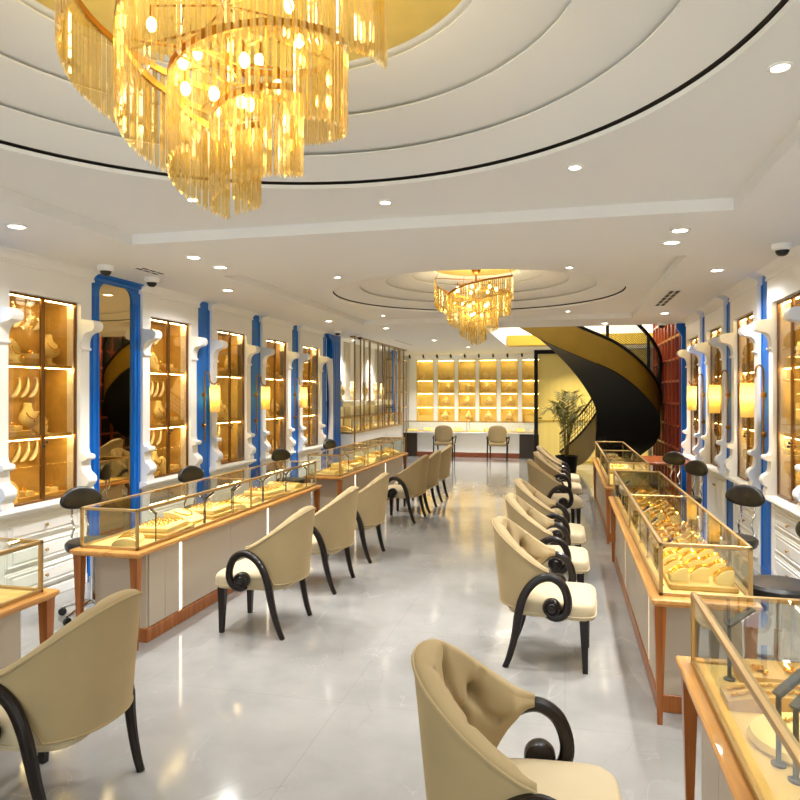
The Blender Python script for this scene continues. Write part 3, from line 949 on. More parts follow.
G1 = 'displays in the mirror-row counters'
def row(items, who, x, group, rz0=0.):
    n = {}
    for k, (pr, y, dx, rz) in enumerate(items): n[pr] = n.get(pr, 0) + 1
    seen = {}
    for k, (pr, y, dx, rz) in enumerate(items):
        i = seen[pr] = seen.get(pr, -1) + 1
        nm = {pillow: 'cream bracelet pillow', tray: 'stepped cream ring tray', ramp: 'cream necklace ramp', clamp_: 'black case lamp'}[pr]
        pos = ('the only one' if n[pr] == 1 else ORD[i] + ' of ' + str(n[pr]) + ' from near end')
        pr(nm + ' in ' + who + ', ' + pos, (x + dx, y, ZI), rz, group)
xi = -2.955
row([(pillow, 4.2, .0, .4), (tray, 4.58, .02, .1), (ramp, 4.98, -.03, 0), (tray, 5.36, -.02, 0), (pillow, 5.66, .03, 1.0), (pillow, 6.05, -.02, 1.4), (tray, 6.42, .0, -.2), (ramp, 6.8, .0, .3), (pillow, 7.12, .0, 1.3),
     (clamp_, 4.27, .17, PI), (clamp_, 4.95, .17, 0.8), (clamp_, 5.0, .13, PI), (clamp_, 5.42, .17, .9), (clamp_, 5.47, .13, 1.2), (clamp_, 6.05, .16, PI), (clamp_, 6.1, .13, .6), (clamp_, 6.6, .16, PI), (clamp_, 6.66, .13, 0.9), (clamp_, 7.2, .15, PI)],
    'the longest mirror-row counter', xi, G1)
row([(pillow, 8.5, .0, 1.2), (ramp, 8.85, .02, 0), (tray, 9.2, 0, 0), (pillow, 9.6, .02, .4), (ramp, 9.95, -.02, .3), (pillow, 10.25, .03, 1.3), (tray, 10.62, 0, 0), (ramp, 11.0, 0, .2), (pillow, 11.3, .02, .9), (ramp, 11.62, 0, .2),
     (clamp_, 8.7, .16, PI), (clamp_, 9.45, .16, PI), (clamp_, 10.4, .16, PI), (clamp_, 11.15, .16, PI)],
    'the far mirror-row counter', xi, G1)
row([(tray, 2.62, .0, 0), (ramp, 2.2, 0, .2)], 'the edge-cut counter', -2.9, G1)

G2 = 'displays in the counters opposite the mirror'
xr = .43 + .27
def build_bar(label):
    t = thing('bracelet_bar', label, 'jewellery display')
    m = MB(); top = []
    for k in range(17):
        u = k / 16; top.append((-.2 + .4 * u, .03 + .028 * math.sin(PI * u)))
    m.ext([(-.2, 0), (.2, 0)] + top[::-1], 'y', -.062, .062)
    part('arched_pad', m, 'tanpad', t)
    m = MB()
    for y in (-.03, .022):
        for k in range(2, 46):
            u = k / 47; m.sphere((-.2 + .4 * u, y + .006 * math.sin(k * 1.9), .035 + .028 * math.sin(PI * u)), .0055, 6, 4)
    part('bracelet', m, 'gold', t, 'gold bead bracelets')
    return t
def build_earpad(label):
    t = thing('earring_pad', label, 'jewellery display')
    m = MB(); m.ext([(-.05, 0), (.06, 0), (.06, .05), (-.05, .025)], 'x', -.13, .13); part('sloped_pad', m, 'tanpad', t)
    m = MB()
    for x in (-.06, .05):
        for k in range(7):
            w = 2 * PI * k / 7; m.sphere((x + .016 * math.cos(w), .0 + .016 * math.sin(w), .043), .008, 7, 5)
        m.sphere((x, 0, .047), .009, 8, 6); m.sphere((x + .022, -.028, .037), .009, 8, 6)
    part('earring', m, 'gold', t, 'gold flower earrings')
    return t
def build_round(label):
    t = thing('necklace_pad', label, 'jewellery display')
    m = MB(); m.lathe([(.001, 0), (.17, 0), (.178, .012), (.17, .03), (.14, .036), (.001, .04)], 40, sx=1.05, sy=.95); part('round_pad', m, 'cream', t)
    m = MB()
    for k in range(34):
        w = 2 * PI * k / 34; m.sphere((.1 * math.cos(w), .09 * math.sin(w), .043), .006 + .003 * (k % 3 == 0), 6, 4)
    part('necklace', m, 'gold', t)
    return t
Proto(build_earpad)('tan pad with two gold flower earrings in the corner counter', (.74, 2.73, ZI), 0, None)
Proto(build_bar)('tan arched pad with gold bead bracelets in the corner counter', (.72, 2.5, ZI), 0, None)
Proto(build_round)('round cream pad with a gold necklace in the corner counter', (.72, 2.24, ZI), 0, None)
for k, (y, dx, a) in enumerate(((2.7, -.12, .5), (2.11, -.12, .6), (2.03, -.1, .7))):
    clamp_('chunky grey case lamp in the corner counter, ' + ['behind the earring pad', 'behind the other', 'in front of the other'][k], (xr + dx, y, ZI), a, 'case lamps in the corner counter', scale=(1.5, 1.8, 1.0))
row([(tray, 1.65, .02, 0)], 'the corner counter by the near chair', xr, G2)
m = MB(); m.box(-.17, 0, 0, .17, 1.55, .03, .005)
slab = m.mesh('display_slab', 'tanpad')
thing('display_slab', 'tan slab under the near half of the bangle wedges', 'display slab', (xr + .01, 3.87, ZI), 0, 'slabs in the bangle counter', data=slab)
thing('display_slab', 'tan slab under the far half of the bangle wedges', 'display slab', (xr + .01, 5.62, ZI), 0, 'slabs in the bangle counter', data=slab)
half = ['near', 'far']
for h in range(2):
    for r_ in range(9):
        for c_ in range(3):
            if h == 0 and r_ == 0 and c_ == 2: pass
            y = 3.95 + h * 1.75 + r_ * .168 + (.04 if c_ == 1 else 0)
            x = xr + .01 + (-.115, -.005, .11)[c_]
            bangle('cream bangle wedge, ' + ['aisle', 'middle', 'staff'][c_] + ' column, ' + ORD[r_] + ' row, bangle counter\'s ' + half[h] + ' half',
                   (x, y, ZI + .03), PI / 2 + random.uniform(-.3, .3), 'bangle wedges in the bangle counter')
for k, y in enumerate((3.95, 4.6, 5.05, 5.85, 6.5)):
    clamp_('thin black case lamp in the bangle counter, ' + ORD[k] + ' from near end', (xr - .19, y, ZI), .5, 'case lamps in the bangle counter')
row([(pillow, 8.35, 0, 1.4), (ramp, 8.7, 0, -1.4), (pillow, 9.1, .05, .5), (tray, 9.5, 0, 0), (ramp, 9.95, 0, -1.5), (pillow, 10.4, 0, 1.3), (tray, 10.9, 0, 0), (ramp, 11.3, 0, -1.4), (clamp_, 8.9, -.17, .3), (clamp_, 10.2, -.17, .3)], 'the stair-side counter', xr, G2)

# ------------------------------------------------------------------ chairs
def smooth(pts, n=4):
    """Catmull-Rom resampling"""
    P = [Vector(p) for p in pts]; out = []
    for i in range(len(P) - 1):
        p0 = P[max(i - 1, 0)]; p1 = P[i]; p2 = P[i + 1]; p3 = P[min(i + 2, len(P) - 1)]
        for k in range(n):
            t = k / n
            out.append(.5 * ((2 * p1) + (p2 - p0) * t + (2 * p0 - 5 * p1 + 4 * p2 - p3) * t * t + (3 * p1 - p0 - 3 * p2 + p3) * t ** 3))
    out.append(P[-1]); return out

def build_chair(label):
    t = thing('armchair', label, 'chair')
    # barrel back: u runs round from one arm to the other, v from the lower edge to the rim
    TUFT = [(-.57, .74), (-.2, .8), (.2, .8), (.57, .74), (-.38, .5), (0, .5), (.38, .5)]
    def frame(a, v):
        ph = a * PI / 2
        c, s_ = math.cos(ph), math.sin(ph)
        x = -.335 * max(0, c) ** .8; y = .29 * (abs(s_) ** .85) * (1 if s_ >= 0 else -1)
        ztop = .61 + .25 * max(0, c) ** 1.05
        xl = -x
        if xl > .2: zl = .37
        else: zl = .37 + .215 * math.sin(PI / 2 * min(1, (.2 - xl) / .2)) ** .9
        zl = min(zl, ztop - .015)
        z = zl + (ztop - zl) * v
        lean = (z - .37) / .49
        x -= .05 * lean * max(0, c)
        y *= 1 + .05 * lean
        nx, ny = -c / .335, s_ / .29
        l = math.hypot(nx, ny); nx /= l; ny /= l
        return x, y, z, nx, ny
    th = .07
    def outer(u, v):
        x, y, z, nx, ny = frame(u * 2 - 1, v); return (x, y, z)
    def dim(a, v):
        d = 0
        for ta, tv in TUFT:
            q = ((a - ta) / .075) ** 2 + ((v - tv) / .09) ** 2
            d += .042 * math.exp(-q)
        # diamond creases
        for (a0, v0), (a1, v1) in (((-.57, .74), (-.38, .5)), ((-.2, .8), (-.38, .5)), ((-.2, .8), (0, .5)), ((.2, .8), (0, .5)), ((.2, .8), (.38, .5)), ((.57, .74), (.38, .5)), ((-.57, .74), (-.66, 1.)), ((-.2, .8), (-.24, 1.)), ((.2, .8), (.24, 1.)), ((.57, .74), (.66, 1.)), ((-.38, .5), (-.38, .05)), ((0, .5), (0, .05)), ((.38, .5), (.38, .05)), ((-.57, .74), (-.8, .4)), ((.57, .74), (.8, .4))):
            dx, dy = a1 - a0, v1 - v0; L2 = dx * dx + dy * dy
            k = min(1, max(0, ((a - a0) * dx + (v - v0) * dy) / L2))
            q = ((a - a0 - k * dx) / .028) ** 2 + ((v - v0 - k * dy) / .036) ** 2
            d += .017 * math.exp(-q)
        return d
    def inner(u, v):
        a = u * 2 - 1
        x, y, z, nx, ny = frame(a, v)
        ends = min(1, (1 - abs(a)) / .12 + .25)
        k = th * ends * (1 + .45 * math.sin(PI * min(1, v)) * .6)
        k -= dim(a, v) * ends
        k = max(k, .016)
        return (x - nx * k, y - ny * k, z + .004)
    NU, NV = 97, 36
    m = MB(); m.grid(outer, NU, NV)
    lo = [outer(i / (NU - 1), 0) for i in range(NU)]; li = [inner(i / (NU - 1), 0) for i in range(NU)]
    m.add(lo + li, [(i, i + 1, NU + i + 1, NU + i) for i in range(NU - 1)])
    part('outside_back', m, 'velvet', t, ang=60)
    m = MB(); m.grid(inner, NU, NV)
    hi = [outer(i / (NU - 1), 1) for i in range(NU)]; hj = [inner(i / (NU - 1), 1) for i in range(NU)]
    # rounded rim
    def rim(u, v):
        o = Vector(outer(u, 1)); q = Vector(inner(u, 1)); w = PI * v
        c = (o + q) / 2; h = (o - q) / 2
        return c + h * math.cos(w) + Vector((0, 0, .022 * math.sin(w)))
    m.grid(rim, NU, 9)
    for sgn in (0., 1.):
        for v in range(NV - 1):
            m.add([outer(sgn, v / (NV - 1)), outer(sgn, (v + 1) / (NV - 1)), inner(sgn, (v + 1) / (NV - 1)), inner(sgn, v / (NV - 1))], [(0, 1, 2, 3)])
    ib = part('inside_back', m, 'velvet', t, 'button-tufted inside of the back', ang=60)
    m = MB()
    for ta, tv in TUFT:
        p = Vector(inner((ta + 1) / 2, tv)); m.sphere(p, .009, 8, 6)
    part('button', m, 'velvet', ib)
    m = MB()
    pts = [Vector(outer(i / (NU - 1), 1)) + Vector((0, 0, .004)) for i in range(NU)]; m.tube(pts, .006, 6)
    pts = [Vector(outer(i / (NU - 1), 0)) for i in range(NU)]; m.tube(pts, .005, 6)
    part('piping', m, 'velvet', t)
    # seat
    m = MB()
    def seat(u, v):
        w = 2 * PI * u
        c, s_ = math.cos(w), math.sin(w)
        e = .32
        px = (.275 if c > 0 else .268) * (abs(c) ** e) * (1 if c > 0 else -1); py = (.262 + .01 * (px / .275)) * (abs(s_) ** e) * (1 if s_ > 0 else -1)
        if px < 0: py *= 1 - .16 * (px / .275) ** 2
        prof = [(.0, .318), (.9, .318), (.985, .325), (1., .345), (1.005, .385), (.985, .41), (.93, .424), (.75, .437), (.4, .446), (0., .449)]
        f = v * (len(prof) - 1); i = min(int(f), len(prof) - 2); k = f - i
        r_ = prof[i][0] * (1 - k) + prof[i + 1][0] * k; z = prof[i][1] * (1 - k) + prof[i + 1][1] * k
        return (.0 + px * r_, py * r_, z)
    m.grid(seat, 48, 19, wrapu=True)
    st = part('seat', m, 'seatvelvet', t, 'paler beige seat cushion', ang=60)
    m = MB(); m.tube([seat(i / 48, 3.0 / 9) for i in range(48)], .005, 6, closed=True)
    part('piping', m, 'seatvelvet', st)
    for s in (-1, 1):
        P = [(-.27, 0), (-.245, .062), (-.218, .156), (-.198, .25), (-.184, .343), (-.161, .436), (-.119, .517), (-.06, .57), (.01, .588), (.073, .556), (.107, .49), (.112, .42), (.086, .365), (.035, .347), (-.005, .365)]
        def yy(z): return s * (.265 + .04 * min(1, max(0, z / .4)))
        full = smooth([(x, yy(z), z) for x, z in P], 4)
        cut = next(i for i, p in enumerate(full) if p.z > .34)
        lower, upper = full[:cut + 1], full[cut:]
        m = MB(); m.tube(lower, [.019 + .009 * min(1, p.z / .34) for p in lower], 8, ell=(1.0, .95), up=(0, 1, 0))
        part('leg', m, 'darkwood', t)
        m = MB(); m.tube(upper, .0265, 10, ell=(1.0, .95), up=(0, 1, 0))
        a = part('armrest', m, 'darkwood', t, 'dark scrolled arm')
        m = MB()
        m.lathe([(.001, -.034), (.03, -.034), (.052, -.028), (.056, -.015), (.056, .015), (.052, .026), (.04, .032), (.034, .026), (.026, .034), (.014, .03), (.001, .036)], 24)
        for k in range(8):
            w = 2 * PI * k / 8; m.sphere((.043 * math.cos(w), .043 * math.sin(w), .028), .007, 6, 4)
        m.v = [(v[0] + .018, s * (.303 + v[2]), v[1] + .405) for v in m.v]
        part('scroll_rosette', m, 'darkwood', a)
        m = MB(); vs = []
        for z, h, x in ((0, .015, .212), (.15, .02, .209), (.33, .027, .205)):
            y = s * .225
            vs += [(x - h, y - h, z), (x + h, y - h, z), (x + h, y + h, z), (x - h, y + h, z)]
        m.add(vs, [(i * 4 + j, i * 4 + (j + 1) % 4, i * 4 + 4 + (j + 1) % 4, i * 4 + 4 + j) for i in range(2) for j in range(4)] + [(0, 1, 2, 3), (8, 9, 10, 11)])
        part('leg', m, 'darkwood', t)
    return t
chair = Proto(build_chair)
base = 'beige scroll-armed chair, '
LCH = [(-2.13, 2.47, PI, 'cut off at the photo\'s edge, first on the mirror-wall row'), (-2.17, 4.69, PI, 'first of three at the longest counter'), (-2.17, 5.80, PI, 'middle of three at the longest counter'), (-2.17, 6.90, PI, 'last of three at the longest counter'),
       (-2.17, 9.08, R(176), 'first of three at the far mirror-row counter'), (-2.15, 9.9, PI, 'middle of three at the far mirror-row counter'), (-2.15, 10.92, PI, 'last of three at the far mirror-row counter')]
for x, y, a, w in LCH: chair(base + w, (x, y, 0), a, 'scroll-armed chairs along the counters')
RCH = [(-.09, 2.2, R(3), 'largest, cut off by the photo\'s bottom edge'), (-.08, 4.56, R(-3), 'first of three facing the bangle counter'), (-.09, 5.68, 0, 'middle of three facing the bangle counter'), (-.09, 6.72, 0, 'last of three facing the bangle counter'),
       (-.08, 8.75, R(8), 'first of three by the spiral stair'), (-.05, 9.95, 0, 'second of three by the spiral stair'), (-.05, 11.05, 0, 'last of three by the spiral stair')]
for x, y, a, w in RCH: chair(base + w, (x, y, 0), a, 'scroll-armed chairs along the counters')

# far chairs with padded backs
CAP = [(-1.08, 0), (-1.06, .25), (-1.03, .5), (-1, .75), (-.9, .9), (-.5, .98), (0, 1), (.5, .98), (.9, .9), (1, .75), (1.03, .5), (1.06, .25), (1.08, 0)]
def build_farchair(label):
    t = thing('side_chair', label, 'chair')
    m = MB()
    def bk(u, v):
        w = 2 * PI * u
        c, s_ = math.cos(w), math.sin(w)
        e = .5
        y = .235 * abs(c) ** e * (1 if c > 0 else -1); z = .2 * abs(s_) ** e * (1 if s_ > 0 else -1)
        if z > 0: z += .035 * (1 - (y / .235) ** 2)
        k, q = CAP[round(v * (len(CAP) - 1))]
        y *= q; z *= q
        return (-.25 + .03 * k - .1 * (.62 + z - .5) + .06 + .05 * (y / .235) ** 2, y, .67 + z)
    m.grid(bk, 40, len(CAP), wrapu=True)
    part('backrest', m, 'velvet', t, ang=60)
    m = MB(); m.box(-.22, -.24, .38, .25, .24, .47, .03)
    part('seat', m, 'velvet', t)
    for s in (-1, 1):
        m = MB(); m.tube(smooth([(-.29, s * .245, 0), (-.26, s * .245, .25), (-.24, s * .245, .45), (-.27, s * .24, .62)], 4), .018, 8)
        part('leg', m, 'darkwood', t)
        m = MB(); m.tube([(.22, s * .22, 0), (.21, s * .22, .4)], [.014, .022], 8)
        part('leg', m, 'darkwood', t)
        m = MB(); m.tube(smooth([(-.25, s * .262, .58), (-.05, s * .275, .62), (.1, s * .275, .61), (.14, s * .27, .56), (.1, s * .265, .52), (.08, s * .25, .42)], 4), .017, 8)
        part('armrest', m, 'darkwood', t)
    return t
fchair = Proto(build_farchair)
fchair('beige round-backed chair at the far counter, nearer the bronze rods', (-3.02, 17.5, 0), PI / 2, 'chairs at the far counter')
fchair('beige round-backed chair at the far counter, nearer the gold partition', (-1.66, 17.6, 0), PI / 2, 'chairs at the far counter')

# ------------------------------------------------------------------ stools
def build_stool(label):
    t = thing('bar_stool', label, 'stool')
    SH = .59
    m = MB(); m.lathe([(.001, SH - .085), (.15, SH - .085), (.185, SH - .075), (.195, SH - .05), (.195, SH - .025), (.18, SH - .008), (.12, SH), (.001, SH + .004)], 32)
    part('seat', m, 'leather', t, 'thick round black seat')
    m = MB()
    def bk(u, v):
        w = 2 * PI * u; k, q = CAP[round(v * (len(CAP) - 1))]
        y = .165 * math.cos(w); z = .088 * math.sin(w) * (1 + .18 * math.sin(w))
        return (-.215 + 1.1 * (y * q) ** 2 + .024 * k, y * q, .87 + z * q)
    m.grid(bk, 36, len(CAP), wrapu=True)
    part('backrest', m, 'leather', t, 'oval black padded backrest', ang=60)
    for s in (-1, 1):
        m = MB(); m.tube(smooth([(-.12, s * .05, SH - .07), (-.19, s * .06, SH - .06), (-.215, s * .062, SH + .0), (-.19, s * .055, SH + .07), (-.225, s * .055, SH + .13), (-.225, s * .055, .82)], 5), .0085, 8)
        part('back_support', m, 'chrome', t, 'wavy chrome bar')
    m = MB(); m.lathe([(.028, .1), (.028, .3), (.016, .302), (.016, SH - .09)], 14)
    part('column', m, 'chrome', t)
    for k in range(5):
        w = 2 * PI * k / 5
        m = MB(); m.tube([(.02 * math.cos(w), .02 * math.sin(w), .12), (.15 * math.cos(w), .15 * math.sin(w), .09), (.24 * math.cos(w), .24 * math.sin(w), .062)], [.018, .014, .011], 8)
        l = part('leg', m, 'chrome', t)
        m = MB(); c = (.24 * math.cos(w), .24 * math.sin(w), .028)
        ax = Matrix.Rotation(w, 3, 'Z') @ Matrix.Rotation(PI / 2, 3, 'X')
        m.tube([Vector(c) + ax @ Vector((0, 0, -.012)), Vector(c) + ax @ Vector((0, 0, .012))], .028, 14); m.tube([c, (c[0], c[1], .07)], .007, 6)
        part('caster', m, 'black', l)
    return t
stool = Proto(build_stool)
def put_stool(px, py_ignored, X, face, label, grp):
    """stool whose backrest stands at wall-ward position X on the sight line through column px"""
    dx = -SN + (px - 400) / F * CS; dy = CS + (px - 400) / F * SN
    y = dy * X / dx
    a = R(face)
    stool(label, (X + .19 * math.cos(a), y + .19 * math.sin(a), 0), a, grp)
put_stool(81, 0, -3.69, -26, 'black bar stool in front of the blue-framed mirror', 'staff stools')
put_stool(191, 0, -3.69, -18, 'black bar stool between the second and third mirror-wall cabinets', 'staff stools')
put_stool(281, 0, -3.69, -24, 'black bar stool before the fourth mirror-wall cabinet', 'staff stools')
put_stool(330, 0, -3.69, -20, 'black bar stool beside the broad blue post', 'staff stools')
put_stool(812, 0, 1.42, 190, 'black bar stool with big round seat, cut off at the photo\'s edge', 'staff stools')
put_stool(745, 0, 1.40, 225, 'black bar stool by the second cabinet opposite the mirror', 'staff stools')
put_stool(696, 0, 1.40, 215, 'black bar stool by the third cabinet opposite the mirror', 'staff stools')
put_stool(674, 0, 1.34, 225, 'black bar stool at the brown wooden desk', 'staff stools')
# ------------------------------------------------------------------ chandeliers
def rod_mesh(h, w=.0085):
    m = MB(); n = 4
    vs = []
    for z, k in ((0, 1), (-h + .015, 1)):
        for j in range(n):
            a = 2 * PI * j / n; vs.append((w * math.cos(a), w * math.sin(a), z))
    vs.append((0, 0, -h))
    m.add(vs, [(0, 1, 2, 3)] + [(j, (j + 1) % 4, 4 + (j + 1) % 4, 4 + j) for j in range(4)] + [(4 + j, 4 + (j + 1) % 4, 8) for j in range(4)])
    return m.mesh('crystal_rod', 'crystal', 20)
ROD = rod_mesh(.27)
RODW = MB
def spiral(k, arms=2, R0=.50, R1=.05, turns=1.25, z0=.78, z1=.22, ph=0.):
    pass
def chandelier(label, cx, cy, ztop, zbot, ph, light):
    t = thing('chandelier', label, 'chandelier', (cx, cy, zbot), 0, 'spiral crystal chandeliers')
    H = ztop - zbot
    m = MB(); m.lathe([(.001, H), (.055, H), (.055, H - .02), (.035, H - .05), (.012, H - .06), (.012, .35), (.02, .34), (.001, .32)], 16)
    part('stem', m, 'brass', t)
    rods = []
    bands = []
    ARMS = 3
    for a in range(ARMS):
        pts = []
        N = 400
        for k in range(N + 1):
            s = k / N
            r_ = .475 * (1 - s) ** 1.02 + .035
            w = ph + 2 * PI * a / ARMS - s * 2 * PI * 1.05
            z = .27 + (H - .40) * (1 - s) ** 1.25 * .98
            pts.append(Vector((r_ * math.cos(w), r_ * math.sin(w), z)))
        bands.append(pts[::8])
        acc = 0; last = pts[0]; rods.append((pts[0], 0))
        for p in pts[1:]:
            acc += (p - last).length; last = p
            if acc >= .0215: acc = 0; rods.append((p, 1))
    for b in bands:
        m = MB()
        vs = []; fs = []
        for i, p in enumerate(b):
            o = Vector((p.x, p.y, 0)).normalized() * .006
            vs += [p + o + Vector((0, 0, -.008)), p + o + Vector((0, 0, .014)), p - o + Vector((0, 0, .014)), p - o + Vector((0, 0, -.008))]
        for i in range(len(b) - 1):
            for j in range(4):
                fs.append((i * 4 + j, i * 4 + (j + 1) % 4, i * 4 + 4 + (j + 1) % 4, i * 4 + 4 + j))
        fs += [(0, 1, 2, 3), tuple(len(vs) - 4 + j for j in range(4))]
        m.add(vs, fs)
        part('spiral_band', m, 'brass', t)
    m = MB()
    for a in range(ARMS):
        for f in (0, .2, .4, .6):
            p = bands[a][int(f * (len(bands[a]) - 1))]
            m.tube([(0, 0, p.z + .01), (p.x * .98, p.y * .98, p.z + .006)], .005, 6)
            m.tube([p, (p.x * .9, p.y * .9, min(H - .03, p.z + .12))], .003, 5)
    part('support_arm', m, 'brass', t)
    camv = Vector((0 - cx, 0 - cy, 0)).normalized()
    order = sorted(range(len(rods)), key=lambda i: -(rods[i][0].x * camv.x + rods[i][0].y * camv.y))
    near = set(order[:100])
    m = MB()
    for i, (p, _) in enumerate(rods):
        w = random.uniform(0, 2 * PI)
        q = p + Vector((0, 0, -.008))
        if i in near:
            o = link('crystal_rod', ROD, t, q, (0, 0, w))
        else:
            m.M = Matrix.Translation(q) @ Matrix.Rotation(w, 4, 'Z')
            h, wd = .27, .0085
            vs = []
            for z in (0, -h + .015):
                for j in range(4):
                    a = 2 * PI * j / 4; vs.append((wd * math.cos(a), wd * math.sin(a), z))
            vs.append((0, 0, -h))
            m.add(vs, [(0, 1, 2, 3)] + [(j, (j + 1) % 4, 4 + (j + 1) % 4, 4 + j) for j in range(4)] + [(4 + j, 4 + (j + 1) % 4, 8) for j in range(4)])
    m.M = None
    part('crystal_rods', m, 'crystal', t, 'remaining amber crystal rods', 20, 'stuff')
    print('rods', len(rods))
    for z, r_, n in ((H - .24, .24, 7), (H - .42, .16, 5), (.36, .07, 3)):
        for k in range(n):
            w = 2 * PI * k / n + z * 7
            c = (r_ * math.cos(w), r_ * math.sin(w), z)
            m = MB(); m.tube([(c[0], c[1], z + .02), (c[0], c[1], z + .06)], .009, 8); m.tube([(0, 0, z + .06), (c[0], c[1], z + .06)], .004, 5)
            s_ = part('bulb_socket', m, 'brass', t)
            m = MB(); m.sphere(c, .016, 10, 8, sz=1.4)
            part('bulb', m, 'bulb', s_)
    for z, e in ((H - .16, .45), (H - .4, .35), (.34, .2)):
        L = bpy.data.lights.new('chandelier_light', 'POINT'); L.energy = light * e; L.color = (1, .9, .68); L.shadow_soft_size = .12
        link('chandelier_light', L, None, (cx, cy, zbot + z))
    return t
chandelier('large spiral amber crystal chandelier hanging in the near ceiling dome', -1.05, 2.0, 3.12, 2.27, 2.2, 11)
chandelier('smaller spiral amber crystal chandelier hanging in the far ceiling dome', -1.03, 8.15, 3.185, 2.28, 1.6, 11)

# ------------------------------------------------------------------ ceiling fittings
def build_down(label):
    t = thing('downlight', label, 'downlight')
    m = MB(); m.lathe([(.048, -.001), (.07, -.001), (.07, .004 - .01), (.066, -.008), (.05, -.008), (.047, -.004), (.048, -.001)], 28, cap=False)
    part('trim_ring', m, 'white', t)
    m = MB(); m.lathe([(.001, -.004), (.0475, -.004), (.0475, -.001), (.001, -.001)], 24, cap=False)
    part('lens', m, 'downled', t)
    return t
down = Proto(build_down)
DL = [(-3.49, 3.78, ZC, 'ceiling above the first mirror-wall cabinet'), (-2.9, 4.97, ZC, 'strip between trays, mirror side, nearer of the pair'), (-2.9, 5.41, ZC, 'strip between trays, mirror side, farther of the pair'),
      (.75, 4.91, ZC, 'strip between trays, bangle-counter side, nearer of the pair'), (.75, 5.29, ZC, 'strip between trays, bangle-counter side, farther of the pair'), (1.31, 6.57, ZC, 'soffit by the nearest cabinet opposite the mirror'),
      (-3.47, 6.63, ZC, 'soffit above the second mirror-wall cabinet'), (-3.46, 9.8, ZC, 'soffit above the fourth mirror-wall cabinet'), (1.32, 9.9, ZC, 'soffit near the red lattice'), (-2.9, 11.06, ZC, 'soffit beyond the far tray, above the far mirror-row counter'), (.6, 11.1, ZC, 'soffit edge just before the stair opening'),
      (1.31, 3.4, ZC, 'soffit past the photo\'s edge over the corner counter'), (-3.49, 1.0, ZC, 'soffit behind the photo\'s edge on the mirror side'), (1.31, .4, ZC, 'soffit behind the viewer over the corner counter'),
      (.75, 2.71, ZT, 'near tray above the corner counter'), (.05, 3.66, ZT, 'near tray\'s far edge, above the aisle'), (-1.07, 4.06, ZT, 'near tray\'s far edge, at its middle'), (-2.18, 3.73, ZT, 'near tray\'s far edge, beside the large chandelier'),
      (-2.64, 9.9, ZT, 'far tray corner on the mirror side'), (-2.22, 6.55, ZT, 'far tray\'s near edge on the mirror side'), (-1.08, 6.12, ZT, 'far tray\'s near edge at its middle'), (.04, 6.54, ZT, 'far tray\'s near edge on the bangle-counter side'), (.04, 10.0, ZT, 'far tray\'s far edge by the stair')]
def spot(x, y, z, e, ang=108, blend=.9, col=(1, .99, .965), size=.05):
    L = bpy.data.lights.new('downlight_lamp', 'SPOT'); L.energy = e; L.spot_size = R(ang); L.spot_blend = blend; L.color = col; L.shadow_soft_size = size
    link('downlight_lamp', L, None, (x, y, z))
for x, y, z, w in DL:
    s_ = .62 if z == ZT else 1.
    o = down('recessed downlight in the ' + w, (x, y, z), 0, 'recessed ceiling downlights', scale=(s_, s_, 1))
    wall_row = (x < -3.3 or x > 1.25) and y < 8
    spot(x, y, z - .02, (120 if wall_row else 170) if z == ZC else 112, 158 if wall_row else 108)
for x, y in ((-4.2, 13.4), (-2.6, 13.8), (-4.2, 15.6), (-2.2, 16.)):  # the pair behind the rods is added to brighten the alcove
    down('recessed downlight in the ceiling before the far counter, ' + ('nearer, ' if y < 15 else 'farther, ') + ('added fill behind the bronze rods' if x < -3 else 'over the aisle'), (x, y, ZC), 0, 'recessed ceiling downlights')
    spot(x, y, ZC - .02, 170)

def build_cctv(label):
    t = thing('dome_camera', label, 'security camera')
    m = MB(); m.lathe([(.001, 0), (.068, 0), (.07, -.012), (.068, -.04), (.058, -.05), (.05, -.052)], 28, cap=False)
    part('housing', m, 'white', t)
    m = MB(); m.lathe([(.047, -.05), (.045, -.062), (.036, -.08), (.02, -.09), (.001, -.093)], 24, cap=False)
    part('dome', m, 'black', t)
    return t
cctv = Proto(build_cctv)
for x, y, w in ((-3.83, 5.13, 'in front of the blue mirror, nearer of two'), (-3.8, 5.76, 'in front of the blue mirror, farther of two'), (1.55, 5.55, 'above the nearest cabinet opposite the mirror'), (-3.83, 11.3, 'by the blue post at the bronze rods'), (-3.7, 12.2, 'just before the bronze rods, smaller looking'), (1.45, 11.2, 'at the stair opening by the red lattice')):
    cctv('white dome camera on the ceiling ' + w, (x, y, ZC + .004), 0, 'ceiling dome cameras')
def vent(label, x, y, lx, ly, n=8):
    t = thing('air_vent', label, 'vent', (x, y, ZC), 0, 'ceiling air vents')
    part('slot', MB().box(-lx / 2, -ly / 2, -.004, lx / 2, ly / 2, -.001), 'beam', t)
    m = MB(); b = .012
    m.box(-lx / 2 - b, -ly / 2 - b, -.007, -lx / 2, ly / 2 + b, -.0005); m.box(lx / 2, -ly / 2 - b, -.007, lx / 2 + b, ly / 2 + b, -.0005)
    m.box(-lx / 2, -ly / 2 - b, -.007, lx / 2, -ly / 2, -.0005); m.box(-lx / 2, ly / 2, -.007, lx / 2, ly / 2 + b, -.0005)
    m.box(-.008, -ly / 2, -.007, .008, ly / 2, -.001)
    for k in range(1, n): m.box(-lx / 2, -ly / 2 + ly * k / n - .004, -.0065, lx / 2, -ly / 2 + ly * k / n + .004, -.001)
    part('grille', m, 'ceil', t)
vent('dark slotted air vent in the ceiling before the red lattice', 1.14, 8.4, .11, 1.3, 5)
vent('small dark slot vent in the ceiling between the two mirror-side cameras', -3.6, 5.43, .1, .34, 3)
vent('thin slot vent in the ceiling near the bronze rods', -3.35, 14.3, .05, 1.5, 5)

